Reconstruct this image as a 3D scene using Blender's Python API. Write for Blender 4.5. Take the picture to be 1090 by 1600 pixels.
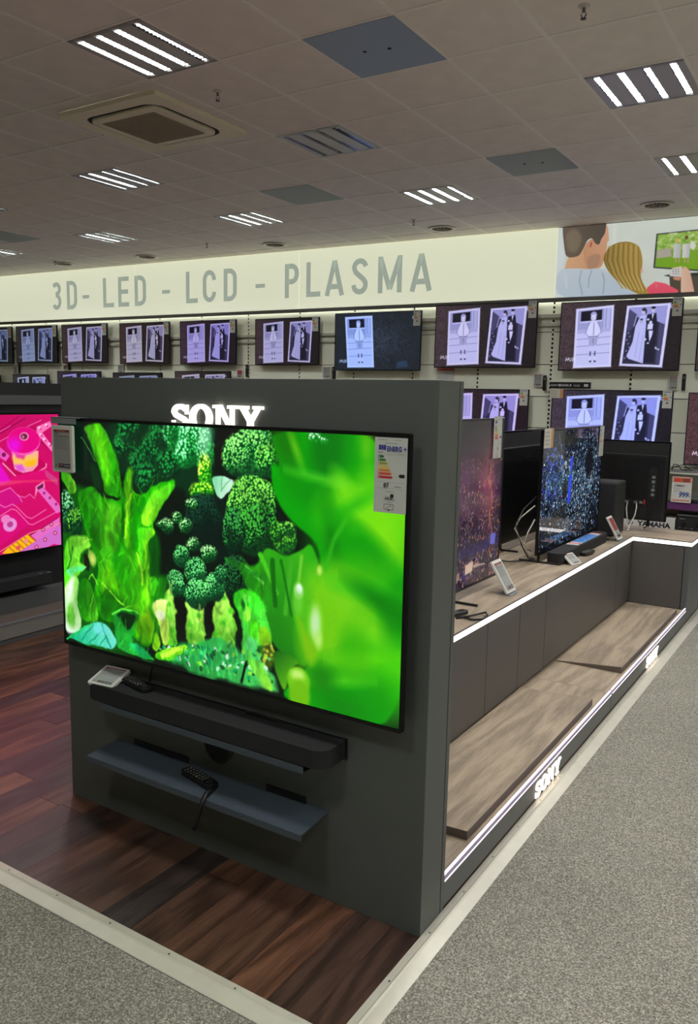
import bpy, math, random
import numpy as np

# ------------------------------------------------------------------ camera, world, exposure
C = bpy.context.scene.collection
SC = bpy.context.scene
for o in list(bpy.data.objects):
    bpy.data.objects.remove(o)

from mathutils import Matrix, Vector
def rz(a): return Matrix.Rotation(a, 4, 'Z')
def rx(a): return Matrix.Rotation(a, 4, 'X')
cam_data = bpy.data.cameras.new('camera')
cam = bpy.data.objects.new('camera', cam_data)
C.objects.link(cam)
cam.matrix_world = Matrix.Translation((0.98325, -2.000789, 1.6)) @ rz(0.563522) @ rx(1.428333) @ rz(0.020228)
cam_data.sensor_fit = 'VERTICAL'
cam_data.sensor_height = 24.0
cam_data.lens = 1266.174 / 1600 * 24.0
cam_data.clip_end = 100
SC.camera = cam

wd = bpy.data.worlds.new('world'); SC.world = wd; wd.use_nodes = True
wd.node_tree.nodes['Background'].inputs[0].default_value = (0.8, 0.82, 0.85, 1)
wd.node_tree.nodes['Background'].inputs[1].default_value = 0.05
SC.view_settings.view_transform = 'Standard'
SC.view_settings.look = 'None'
SC.view_settings.gamma = 1.0
SC.view_settings.exposure = 0.0
try: SC.view_settings.use_curve_mapping = False
except Exception: pass

LAMP = 185.0          # radiance of the ceiling lamp strips
LED = 2.4            # radiance of the LED strips
LOGO = 1.5           # radiance of the lit logo letters
SIGN = 0.72          # glow put into the sign fascia and letters to brighten them

FILL = 6.0          # radiance of the strip added under the sign to brighten the wall
CEIL = 3.498
GX, GY, TX, TY = -2.9334, 1.1737, 0.5743, 0.625      # ceiling grid

# ------------------------------------------------------------------ helpers
def lin(c):
    c = np.asarray(c, float) / 255.0
    return tuple(np.where(c <= 0.04045, c / 12.92, ((c + 0.055) / 1.055) ** 2.4))

MATS = {}
def pm(name, rgb, rough=0.6, metal=0.0, var=0.06, scale=40.0, bump=0.0, bscale=200.0, spec=0.5, emit=None, stretch=None):
    """painted / plastic / metal surface: procedural noise varies the tint a little"""
    if name in MATS: return MATS[name]
    m = bpy.data.materials.new(name); m.use_nodes = True
    nt = m.node_tree; N = nt.nodes; L = nt.links
    b = N['Principled BSDF']
    b.inputs['Roughness'].default_value = rough
    b.inputs['Metallic'].default_value = metal
    b.inputs['Specular IOR Level'].default_value = spec
    tc = N.new('ShaderNodeTexCoord'); src = tc.outputs['Object']
    if stretch:
        mp = N.new('ShaderNodeMapping'); mp.inputs['Scale'].default_value = stretch
        L.new(src, mp.inputs[0]); src = mp.outputs[0]
    nz = N.new('ShaderNodeTexNoise'); nz.inputs['Scale'].default_value = scale; nz.inputs['Detail'].default_value = 3
    L.new(src, nz.inputs['Vector'])
    cr = N.new('ShaderNodeValToRGB')
    c = np.array(lin(rgb))
    cr.color_ramp.elements[0].position = 0.3; cr.color_ramp.elements[1].position = 0.7
    cr.color_ramp.elements[0].color = (*np.clip(c * (1 - var), 0, 1), 1)
    cr.color_ramp.elements[1].color = (*np.clip(c * (1 + var), 0, 1), 1)
    L.new(nz.outputs['Fac'], cr.inputs[0]); L.new(cr.outputs[0], b.inputs['Base Color'])
    if bump:
        n2 = N.new('ShaderNodeTexNoise'); n2.inputs['Scale'].default_value = bscale; n2.inputs['Detail'].default_value = 2
        L.new(src, n2.inputs['Vector'])
        bp = N.new('ShaderNodeBump'); bp.inputs['Strength'].default_value = bump; bp.inputs['Distance'].default_value = 0.002
        L.new(n2.outputs['Fac'], bp.inputs['Height']); L.new(bp.outputs[0], b.inputs['Normal'])
    if emit:
        b.inputs['Emission Color'].default_value = (*lin(rgb if emit is True else emit[0]), 1)
        b.inputs['Emission Strength'].default_value = emit[1]
    MATS[name] = m
    return m

def wood(name, tones, axis='Y', rough=0.45, lo=0.62, hi=1.38, figure=0.3, fine=150, bump=0.12):
    """wood decor: stretched grain times a tone; with several tones each board takes its own"""
    if name in MATS: return MATS[name]
    m = bpy.data.materials.new(name); m.use_nodes = True
    nt = m.node_tree; N = nt.nodes; L = nt.links; b = N['Principled BSDF']
    b.inputs['Roughness'].default_value = rough
    tc = N.new('ShaderNodeTexCoord'); oi = N.new('ShaderNodeObjectInfo')
    mul = N.new('ShaderNodeVectorMath'); mul.operation = 'SCALE'; mul.inputs['Scale'].default_value = 37.0
    cmb = N.new('ShaderNodeCombineXYZ'); add = N.new('ShaderNodeVectorMath'); add.operation = 'ADD'
    for k in range(2): L.new(oi.outputs['Random'], cmb.inputs[k])
    L.new(cmb.outputs[0], mul.inputs[0]); L.new(tc.outputs['Object'], add.inputs[0]); L.new(mul.outputs[0], add.inputs[1])
    def mapped(k):
        mp = N.new('ShaderNodeMapping'); mp.inputs['Scale'].default_value = (1, k, 1) if axis == 'Y' else (k, 1, 1)
        L.new(add.outputs[0], mp.inputs[0]); return mp.outputs[0]
    def noise(v, sc, det, dist=0.0, rgh=.6):
        n = N.new('ShaderNodeTexNoise'); n.inputs['Scale'].default_value = sc; n.inputs['Detail'].default_value = det
        n.inputs['Distortion'].default_value = dist; n.inputs['Roughness'].default_value = rgh; L.new(v, n.inputs['Vector']); return n.outputs['Fac']
    a = noise(mapped(.16), 11, 5, .8, .65); f = noise(mapped(.045), fine, 4, 0, .7); g = noise(mapped(.5), 4, 2)
    # cathedral figure: rings of a slow noise field
    slow = noise(mapped(.13), 3.2, 1.5, .3)
    sn = N.new('ShaderNodeMath'); sn.operation = 'MULTIPLY'; sn.inputs[1].default_value = 60; L.new(slow, sn.inputs[0])
    si = N.new('ShaderNodeMath'); si.operation = 'SINE'; L.new(sn.outputs[0], si.inputs[0])
    def ma(x, k, y):
        q = N.new('ShaderNodeMath'); q.operation = 'MULTIPLY_ADD'; q.inputs[1].default_value = k; L.new(x, q.inputs[0])
        if isinstance(y, float): q.inputs[2].default_value = y
        else: L.new(y, q.inputs[2])
        return q.outputs[0]
    t = ma(a, 2.6, -1.3); t = ma(f, 2.4, t); t = ma(g, .7, t); t = ma(si.outputs[0], figure*.30, t)
    t = ma(t, 1.0, -1.05)                       # centred near 0.5
    mr = N.new('ShaderNodeMapRange'); mr.inputs['From Min'].default_value = .0; mr.inputs['From Max'].default_value = 1.0
    mr.inputs['To Min'].default_value = lo; mr.inputs['To Max'].default_value = hi; L.new(t, mr.inputs['Value'])
    if len(tones) == 1:
        base = N.new('ShaderNodeRGB'); base.outputs[0].default_value = (*lin(tones[0]), 1); base = base.outputs[0]
    else:
        cr = N.new('ShaderNodeValToRGB'); cr.color_ramp.interpolation = 'CONSTANT'; e = cr.color_ramp.elements
        e[0].position = 0; e[0].color = (*lin(tones[0]), 1); e[1].position = 1/len(tones); e[1].color = (*lin(tones[1]), 1)
        for k in range(2, len(tones)): q = e.new(k/len(tones)); q.color = (*lin(tones[k]), 1)
        L.new(oi.outputs['Random'], cr.inputs[0]); base = cr.outputs[0]
    vm = N.new('ShaderNodeVectorMath'); vm.operation = 'SCALE'; L.new(base, vm.inputs[0]); L.new(mr.outputs[0], vm.inputs['Scale'])
    L.new(vm.outputs[0], b.inputs['Base Color'])
    bp = N.new('ShaderNodeBump'); bp.inputs['Strength'].default_value = bump; bp.inputs['Distance'].default_value = 0.001
    L.new(t, bp.inputs['Height']); L.new(bp.outputs[0], b.inputs['Normal'])
    MATS[name] = m
    return m

def carpet_mat():
    m = bpy.data.materials.new('grey_needle_felt_carpet'); m.use_nodes = True
    nt = m.node_tree; N = nt.nodes; L = nt.links; b = N['Principled BSDF']
    b.inputs['Roughness'].default_value = 0.95; b.inputs['Specular IOR Level'].default_value = 0.1
    tc = N.new('ShaderNodeTexCoord')
    n1 = N.new('ShaderNodeTexNoise'); n1.inputs['Scale'].default_value = 170; n1.inputs['Detail'].default_value = 5; n1.inputs['Roughness'].default_value = 0.8
    n2 = N.new('ShaderNodeTexNoise'); n2.inputs['Scale'].default_value = 3.2; n2.inputs['Detail'].default_value = 3
    L.new(tc.outputs['Object'], n1.inputs['Vector']); L.new(tc.outputs['Object'], n2.inputs['Vector'])
    cr = N.new('ShaderNodeValToRGB'); e = cr.color_ramp.elements
    e[0].position = 0.36; e[0].color = (*lin((80, 78, 71)), 1)
    e[1].position = 0.66; e[1].color = (*lin((198, 193, 178)), 1)
    k = e.new(0.5); k.color = (*lin((128, 125, 114)), 1)
    L.new(n1.outputs['Fac'], cr.inputs[0])
    mx = N.new('ShaderNodeMixRGB'); mx.blend_type = 'MULTIPLY'; mx.inputs[0].default_value = 0.35
    L.new(cr.outputs[0], mx.inputs[1])
    c2 = N.new('ShaderNodeValToRGB'); c2.color_ramp.elements[0].position = .35; c2.color_ramp.elements[1].position = .65
    c2.color_ramp.elements[0].color = (.75, .76, .74, 1)
    L.new(n2.outputs['Fac'], c2.inputs[0]); L.new(c2.outputs[0], mx.inputs[2]); L.new(mx.outputs[0], b.inputs['Base Color'])
    bp = N.new('ShaderNodeBump'); bp.inputs['Strength'].default_value = 0.5; bp.inputs['Distance'].default_value = 0.003
    L.new(n1.outputs['Fac'], bp.inputs['Height']); L.new(bp.outputs[0], b.inputs['Normal'])
    return m

def screen_mat(name, gain=1.0, tint=(1, 1, 1), rough=0.12, spec=0.5):
    """glossy display: the picture held in the mesh colours is given off as light"""
    if name in MATS: return MATS[name]
    m = bpy.data.materials.new(name); m.use_nodes = True
    nt = m.node_tree; N = nt.nodes; L = nt.links; b = N['Principled BSDF']
    b.inputs['Base Color'].default_value = (0.006, 0.006, 0.007, 1)
    b.inputs['Roughness'].default_value = rough; b.inputs['Specular IOR Level'].default_value = spec
    at = N.new('ShaderNodeVertexColor'); at.layer_name = 'picture'
    mx = N.new('ShaderNodeMixRGB'); mx.blend_type = 'MULTIPLY'; mx.inputs[0].default_value = 1; mx.inputs[2].default_value = (*tint, 1)
    L.new(at.outputs[0], mx.inputs[1]); L.new(mx.outputs[0], b.inputs['Emission Color'])
    b.inputs['Emission Strength'].default_value = gain
    MATS[name] = m
    return m

def print_mat(name='printed_sheet', rough=0.5):
    if name in MATS: return MATS[name]
    m = bpy.data.materials.new(name); m.use_nodes = True
    nt = m.node_tree; b = nt.nodes['Principled BSDF']; b.inputs['Roughness'].default_value = rough
    at = nt.nodes.new('ShaderNodeVertexColor'); at.layer_name = 'picture'
    nt.links.new(at.outputs[0], b.inputs['Base Color'])
    MATS[name] = m
    return m

class MB:
    def __init__(s): s.v = []; s.f = []
    def box(s, x0, x1, y0, y1, z0, z1):
        n = len(s.v)
        s.v += [(x0,y0,z0),(x1,y0,z0),(x1,y1,z0),(x0,y1,z0),(x0,y0,z1),(x1,y0,z1),(x1,y1,z1),(x0,y1,z1)]
        s.f += [tuple(n+i for i in q) for q in ((3,2,1,0),(4,5,6,7),(0,1,5,4),(1,2,6,5),(2,3,7,6),(3,0,4,7))]
        return s
    def prism(s, pts, axis, a, b):
        """extrude a closed outline; pts in the plane left when `axis` is dropped"""
        n = len(s.v); k = len(pts)
        def mk(p, t):
            return {'x': (t, p[0], p[1]), 'y': (p[0], t, p[1]), 'z': (p[0], p[1], t)}[axis]
        s.v += [mk(p, a) for p in pts] + [mk(p, b) for p in pts]
        s.f.append(tuple(range(n, n+k))); s.f.append(tuple(range(n+2*k-1, n+k-1, -1)))
        for i in range(k):
            j = (i+1) % k
            s.f.append((n+i, n+k+i, n+k+j, n+j))
        return s
    def tube(s, pts, r, seg=8, closed=False):
        pts = [Vector(p) for p in pts]; n0 = len(s.v); k = len(pts)
        up = Vector((0, 0, 1))
        for i, p in enumerate(pts):
            d = (pts[min(i+1, k-1)] - pts[max(i-1, 0)]).normalized()
            a = d.cross(up)
            if a.length < 1e-3: a = d.cross(Vector((1, 0, 0)))
            a.normalize(); b = d.cross(a)
            rr = r[i] if isinstance(r, (list, tuple)) else r
            for q in range(seg):
                t = 2*math.pi*q/seg
                s.v.append(tuple(p + a*math.cos(t)*rr + b*math.sin(t)*rr))
        for i in range(k-1):
            for q in range(seg):
                a = n0+i*seg+q; b = n0+i*seg+(q+1) % seg
                s.f.append((a, b, b+seg, a+seg))
        s.f.append(tuple(n0+q for q in range(seg))[::-1]); s.f.append(tuple(n0+(k-1)*seg+q for q in range(seg)))
        return s
    def lathe(s, prof, seg=24, c=(0,0,0), axis='z'):
        n0 = len(s.v); k = len(prof)
        for (r, z) in prof:
            for q in range(seg):
                t = 2*math.pi*q/seg; x, y = r*math.cos(t), r*math.sin(t)
                p = {'z': (x, y, z), 'y': (x, z, y), 'x': (z, x, y)}[axis]
                s.v.append((p[0]+c[0], p[1]+c[1], p[2]+c[2]))
        for i in range(k-1):
            for q in range(seg):
                a = n0+i*seg+q; b = n0+i*seg+(q+1) % seg
                s.f.append((a, b, b+seg, a+seg))
        s.f.append(tuple(n0+q for q in range(seg))[::-1]); s.f.append(tuple(n0+(k-1)*seg+q for q in range(seg)))
        return s
    def quad(s, a, b, c, d):
        n = len(s.v); s.v += [a, b, c, d]; s.f.append((n, n+1, n+2, n+3)); return s
    def rring(s, w, h, r, wi, hi, ri, y0, y1, cx=0, cz=0, seg=6):
        """rounded rectangular ring in the XZ plane"""
        o = rrect(w, h, r, seg); i_ = rrect(wi, hi, ri, seg); n = len(s.v); k = len(o)
        for y in (y0, y1):
            for L_ in (o, i_): s.v += [(p[0]+cx, y, p[1]+cz) for p in L_]
        for a in range(k):
            b = (a+1) % k
            s.f += [(n+a, n+b, n+k+b, n+k+a), (n+2*k+b, n+2*k+a, n+3*k+a, n+3*k+b), (n+b, n+a, n+2*k+a, n+2*k+b), (n+k+a, n+k+b, n+3*k+b, n+3*k+a)]
        return s

def rrect(w, h, r, seg=6, cx=0, cy=0):
    out = []
    for sx, sy, a0 in ((1,1,0),(-1,1,90),(-1,-1,180),(1,-1,270)):
        for i in range(seg+1):
            t = math.radians(a0 + 90*i/seg)
            out.append((cx+sx*(w/2-r)+r*math.cos(t), cy+sy*(h/2-r)+r*math.sin(t)))
    return out

def obj(name, mb, m, parent=None, bevel=0.0, smooth=False, loc=None, rot=None):
    me = bpy.data.meshes.new(name)
    if isinstance(mb, bpy.types.Mesh): me = mb
    else: me.from_pydata(mb.v, [], mb.f); me.update()
    if m and not len(me.materials): me.materials.append(m)
    o = bpy.data.objects.new(name, me); C.objects.link(o)
    if parent: o.parent = parent
    if loc is not None: o.location = loc
    if rot is not None: o.rotation_euler = rot
    if smooth:
        for p in me.polygons: p.use_smooth = True
    if bevel:
        b = o.modifiers.new('bevel', 'BEVEL'); b.width = bevel; b.segments = 2; b.limit_method = 'ANGLE'; b.angle_limit = math.radians(40)
    return o
def tag(o, label=None, cat=None, group=None, kind=None):
    if label: o['label'] = label
    if cat: o['category'] = cat
    if group: o['group'] = group
    if kind: o['kind'] = kind
    return o
def thing(name, label, cat, loc=(0,0,0), rot=0.0, group=None):
    o = bpy.data.objects.new(name, None); C.objects.link(o); o.empty_display_size = 0.1
    o.location = loc; o.rotation_euler = (0, 0, rot) if not isinstance(rot, tuple) else rot
    return tag(o, label, cat, group)
def copy_tree(o, parent=None):
    c = o.copy(); C.objects.link(c); c.parent = parent
    for k in list(o.children): copy_tree(k, c)
    return c
def text_mesh(txt, size, depth=0.001, bold=0.0, sx=1.0, shear=0.0):
    """built-in font text as a mesh: baseline along +X, up +Z, facing -Y"""
    cu = bpy.data.curves.new('t', 'FONT'); cu.body = txt; cu.size = size; cu.extrude = depth; cu.offset = bold; cu.shear = shear
    cu.align_x = 'CENTER'; cu.resolution_u = 3
    o = bpy.data.objects.new('t', cu); C.objects.link(o)
    dg = bpy.context.evaluated_depsgraph_get()
    me = bpy.data.meshes.new_from_object(o.evaluated_get(dg))
    bpy.data.objects.remove(o)
    me.transform(Matrix.Rotation(math.pi/2, 4, 'X') @ Matrix.Diagonal((sx, 1, 1, 1)))
    return me
def lettering(txt, size, m, parent, x, y, z, name='lettering', **k):
    me = text_mesh(txt, size, **k); me.materials.clear(); me.materials.append(m)
    return obj(name, me, m, parent, loc=(x, y, z))

# strokes of a letter: polylines thickened in the XZ plane
def strokes(mb, paths, w, y0, y1, ox=0, oz=0, sx=1.0, sz=1.0):
    for path in paths:
        if path[0] == 'p':     # plain polygon
            mb.prism([(ox+p[0]*sx, oz+p[1]*sz) for p in path[1]], 'y', y0, y1); continue
        P = [Vector((ox+p[0]*sx, oz+p[1]*sz)) for p in path]
        P = [p for i, p in enumerate(P) if not i or (p-P[i-1]).length > 1e-4]
        L_, R_ = [], []
        for i, p in enumerate(P):
            a = (P[i]-P[i-1]).normalized() if i else (P[1]-P[0]).normalized()
            b = (P[i+1]-P[i]).normalized() if i < len(P)-1 else a
            t = (a+b); t = t.normalized() if t.length > 1e-6 else a
            n = Vector((-t.y, t.x)); k = 1.0/max(0.5, n.dot(Vector((-a.y, a.x))))
            L_.append(p+n*w/2*k); R_.append(p-n*w/2*k)
        for i in range(len(P)-1):
            mb.prism([tuple(R_[i]), tuple(R_[i+1]), tuple(L_[i+1]), tuple(L_[i])], 'y', y0, y1)
def arc(cx, cy, rx_, ry_, a0, a1, n=12):
    return [(cx+rx_*math.cos(math.radians(a0+(a1-a0)*i/n)), cy+ry_*math.sin(math.radians(a0+(a1-a0)*i/n))) for i in range(n+1)]


# ------------------------------------------------------------------ picture canvas (drawn in units of the sheet height)
def grid_noise(X, Y, sc, seed):
    rs = np.random.RandomState(seed); g = rs.rand(256, 256)
    x = X*sc; y = Y*sc; xi = np.floor(x).astype(int); yi = np.floor(y).astype(int)
    fx = x-xi; fy = y-yi; fx = fx*fx*(3-2*fx); fy = fy*fy*(3-2*fy)
    G = lambda a, b: g[a % 256, b % 256]
    return (G(xi,yi)*(1-fx)+G(xi+1,yi)*fx)*(1-fy)+(G(xi,yi+1)*(1-fx)+G(xi+1,yi+1)*fx)*fy
def fbm(X, Y, sc, seed, o=4):
    r = 0; a = 0.5; t = 0
    for i in range(o): r = r+a*grid_noise(X, Y, sc*2**i, seed+i); t += a; a *= .55
    return r/t
def cells(X, Y, sc, seed):
    rs = np.random.RandomState(seed); J = rs.rand(128, 128, 2)
    x = X*sc; y = Y*sc; xi = np.floor(x).astype(int); yi = np.floor(y).astype(int); d = np.full(x.shape, 9.0)
    for a in (-1, 0, 1):
        for b in (-1, 0, 1):
            j = J[(xi+a) % 128, (yi+b) % 128]
            d = np.minimum(d, (xi+a+j[...,0]-x)**2+(yi+b+j[...,1]-y)**2)
    return np.sqrt(d)
class Cv:
    def __init__(s, asp, h, bg):
        s.asp = asp; s.h = h; s.w = int(round(h*asp)); s.px = 1.0/h; s.smooth = False
        s.X, s.Y = np.meshgrid(np.linspace(0, asp, s.w), np.linspace(0, 1, s.h))
        s.a = np.ones((s.h, s.w, 3))*np.array(bg)/255.0
    def _reg(s, x0, x1, y0, y1, pad):
        i0 = max(0, int((y0-pad)*s.h)-1); i1 = min(s.h, int((y1+pad)*s.h)+2)
        j0 = max(0, int((x0-pad)*s.h)-1); j1 = min(s.w, int((x1+pad)*s.h)+2)
        return (slice(i0, i1), slice(j0, j1))
    def put(s, R, m, col):
        col = np.asarray(col, float)
        if col.ndim == 1: col = col[None, None]
        s.a[R] = s.a[R]*(1-m[..., None])+col/255.0*m[..., None]
    def poly(s, pts, col, soft=None, col2=None, d=None, al=1.0, wob=0.0):
        soft = soft or s.px*1.2; P = np.array(pts, float)
        if s.smooth:
            for _ in range(3):
                Q = np.roll(P, -1, 0); P = np.stack([P*.78+Q*.22, P*.22+Q*.78], 1).reshape(-1, 2)
        R = s._reg(P[:,0].min(), P[:,0].max(), P[:,1].min(), P[:,1].max(), soft+wob)
        X = s.X[R]; Y = s.Y[R]
        if X.size == 0: return
        if wob:
            X = X+(fbm(X, Y, 14, 5, 2)-.5)*wob*2; Y = Y+(fbm(X, Y, 14, 9, 2)-.5)*wob*2
        ins = np.zeros(X.shape, bool); dist = np.full(X.shape, 9.0); n = len(P)
        for i in range(n):
            a = P[i]; b = P[(i+1) % n]
            c = ((a[1] > Y) != (b[1] > Y))
            with np.errstate(divide='ignore', invalid='ignore'):
                xx = (b[0]-a[0])*(Y-a[1])/(b[1]-a[1]+1e-12)+a[0]
            ins ^= c & (X < xx)
            e = b-a; t = np.clip(((X-a[0])*e[0]+(Y-a[1])*e[1])/(e@e+1e-12), 0, 1)
            dist = np.minimum(dist, np.hypot(X-a[0]-t*e[0], Y-a[1]-t*e[1]))
        sd = np.where(ins, dist, -dist); m = np.clip(sd/soft+.5, 0, 1)*al
        if col2 is not None:
            if d is None: t = np.clip(dist/(np.ptp(P, axis=0).min()*.35+1e-6), 0, 1)
            else:
                q = X*d[0]+Y*d[1]; pr = P@np.array(d); t = (q-pr.min())/(np.ptp(pr)+1e-9); t = np.clip(t, 0, 1)
            col = np.array(col)*(1-t[...,None])+np.array(col2)*t[...,None]
        s.put(R, m, col)
    def ell(s, c, rx_, ry_, col, soft=None, col2=None, rot=0, al=1.0):
        soft = soft or s.px*1.2; r = max(rx_, ry_)
        R = s._reg(c[0]-r, c[0]+r, c[1]-r, c[1]+r, soft); X = s.X[R]-c[0]; Y = s.Y[R]-c[1]
        if X.size == 0: return
        ca, sa = math.cos(math.radians(rot)), math.sin(math.radians(rot))
        x = X*ca+Y*sa; y = -X*sa+Y*ca; q = np.sqrt((x/rx_)**2+(y/ry_)**2)
        m = np.clip((1-q)*min(rx_, ry_)/soft+.5, 0, 1)*al
        if col2 is not None: t = np.clip(q, 0, 1)[...,None]**1.5; col = np.array(col)*(1-t)+np.array(col2)*t
        s.put(R, m, col)
    def line(s, pts, w, col, soft=None, w2=None, al=1.0):
        soft = soft or s.px*1.2; P = np.array(pts, float); w2 = w if w2 is None else w2
        R = s._reg(P[:,0].min(), P[:,0].max(), P[:,1].min(), P[:,1].max(), soft+max(w, w2)); X = s.X[R]; Y = s.Y[R]
        if X.size == 0: return
        m = np.zeros(X.shape); n = len(P)-1
        for i in range(n):
            a = P[i]; e = P[i+1]-a; t = np.clip(((X-a[0])*e[0]+(Y-a[1])*e[1])/(e@e+1e-12), 0, 1)
            dd = np.hypot(X-a[0]-t*e[0], Y-a[1]-t*e[1]); ww = (w+(w2-w)*(i+t)/n)/2
            m = np.maximum(m, np.clip((ww-dd)/soft+.5, 0, 1))
        s.put(R, m*al, col)
    def floret(s, c, rx_, ry_, hi, mid, lo, sc=60, light=(-.3, -.7), rot=0, seed=1, soft=None, wob=.02, al=1.0):
        soft = soft or .01; r = max(rx_, ry_)
        R = s._reg(c[0]-r, c[0]+r, c[1]-r, c[1]+r, soft+wob); X = s.X[R]; Y = s.Y[R]
        if X.size == 0: return
        ca, sa = math.cos(math.radians(rot)), math.sin(math.radians(rot))
        dx = X-c[0]; dy = Y-c[1]; x = (dx*ca+dy*sa)/rx_; y = (-dx*sa+dy*ca)/ry_
        q = np.sqrt(x*x+y*y)+(fbm(X, Y, 18, seed)-.5)*wob*12
        m = np.clip((1-q)*min(rx_, ry_)/soft+.5, 0, 1)*al
        d = cells(X, Y, sc*1.35, seed); d2 = cells(X, Y, sc*.3, seed+3)
        sh = .5+.5*(x*light[0]+y*light[1]); t = np.clip(1.15-d*1.15, 0, 1)**1.3*np.clip(sh*1.9*(1.25-d2*.7), 0, 1.5)
        t = t[..., None]; k = np.array(lo)*(1-t)+np.array(mid)*t
        h = np.clip(t*2.2-1.25, 0, 1); k = k*(1-h)+np.array(hi)*h
        s.put(R, m, k)

def picture_mesh(name, cv, w, h):
    """one vertex per picture sample, standing in the XZ plane, facing -Y, base at z=0, centred on x"""
    nx, ny = cv.w, cv.h
    xs = np.linspace(-w/2, w/2, nx); zs = np.linspace(h, 0, ny)
    co = np.zeros((ny, nx, 3), np.float32); co[..., 0] = xs[None]; co[..., 2] = zs[:, None]
    idx = np.arange(nx*ny).reshape(ny, nx)
    q = np.stack([idx[1:, :-1], idx[1:, 1:], idx[:-1, 1:], idx[:-1, :-1]], -1).reshape(-1, 4)
    me = bpy.data.meshes.new(name); me.vertices.add(nx*ny); me.vertices.foreach_set('co', co.ravel())
    nf = len(q); me.loops.add(nf*4); me.loops.foreach_set('vertex_index', q.ravel().astype(np.int32))
    me.polygons.add(nf); me.polygons.foreach_set('loop_start', np.arange(0, nf*4, 4, dtype=np.int32))
    try: me.polygons.foreach_set('loop_total', np.full(nf, 4, np.int32))
    except Exception: pass
    me.update(calc_edges=True)
    a = np.clip(cv.a, 0, 1); l = np.where(a <= 0.04045, a/12.92, ((a+0.055)/1.055)**2.4)
    at = me.color_attributes.new('picture', 'FLOAT_COLOR', 'POINT')
    c4 = np.ones((ny*nx, 4), np.float32); c4[:, :3] = l.reshape(-1, 3); at.data.foreach_set('color', c4.ravel())
    return me

def A6(x, y):
    """sketch sheet -> picture coordinates"""
    w = 0.00017248*x+-0.00003511*y+1
    return ((0.00114826*x+-0.00003501*y+-0.05385962)/w, (-0.00003724*x+0.00074761*y+-0.04201585)/w)
def A7(x, y):
    """sketch sheet -> picture coordinates"""
    w = 0.00017581*x+-0.00003579*y+1
    return ((0.00117047*x+-0.00003569*y+0.94585847)/w, (-0.00003796*x+0.00076208*y+-0.06792094)/w)
def PK(x, y):
    """sketch sheet -> picture coordinates"""
    w = -0.00011060*x+-0.00001218*y+1
    return ((0.00061117*x+-0.00004650*y+1.29270702)/w, (0.00000661*x+0.00067156*y+-0.03640236)/w)
def PO(x, y):
    """sketch sheet -> picture coordinates"""
    w = 0.00056877*x+-0.00012554*y+1
    return ((0.01377469*x+0.00075368*y+-12.30239439)/w, (0.00113917*x+0.01313257*y+-5.68383787)/w)
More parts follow.
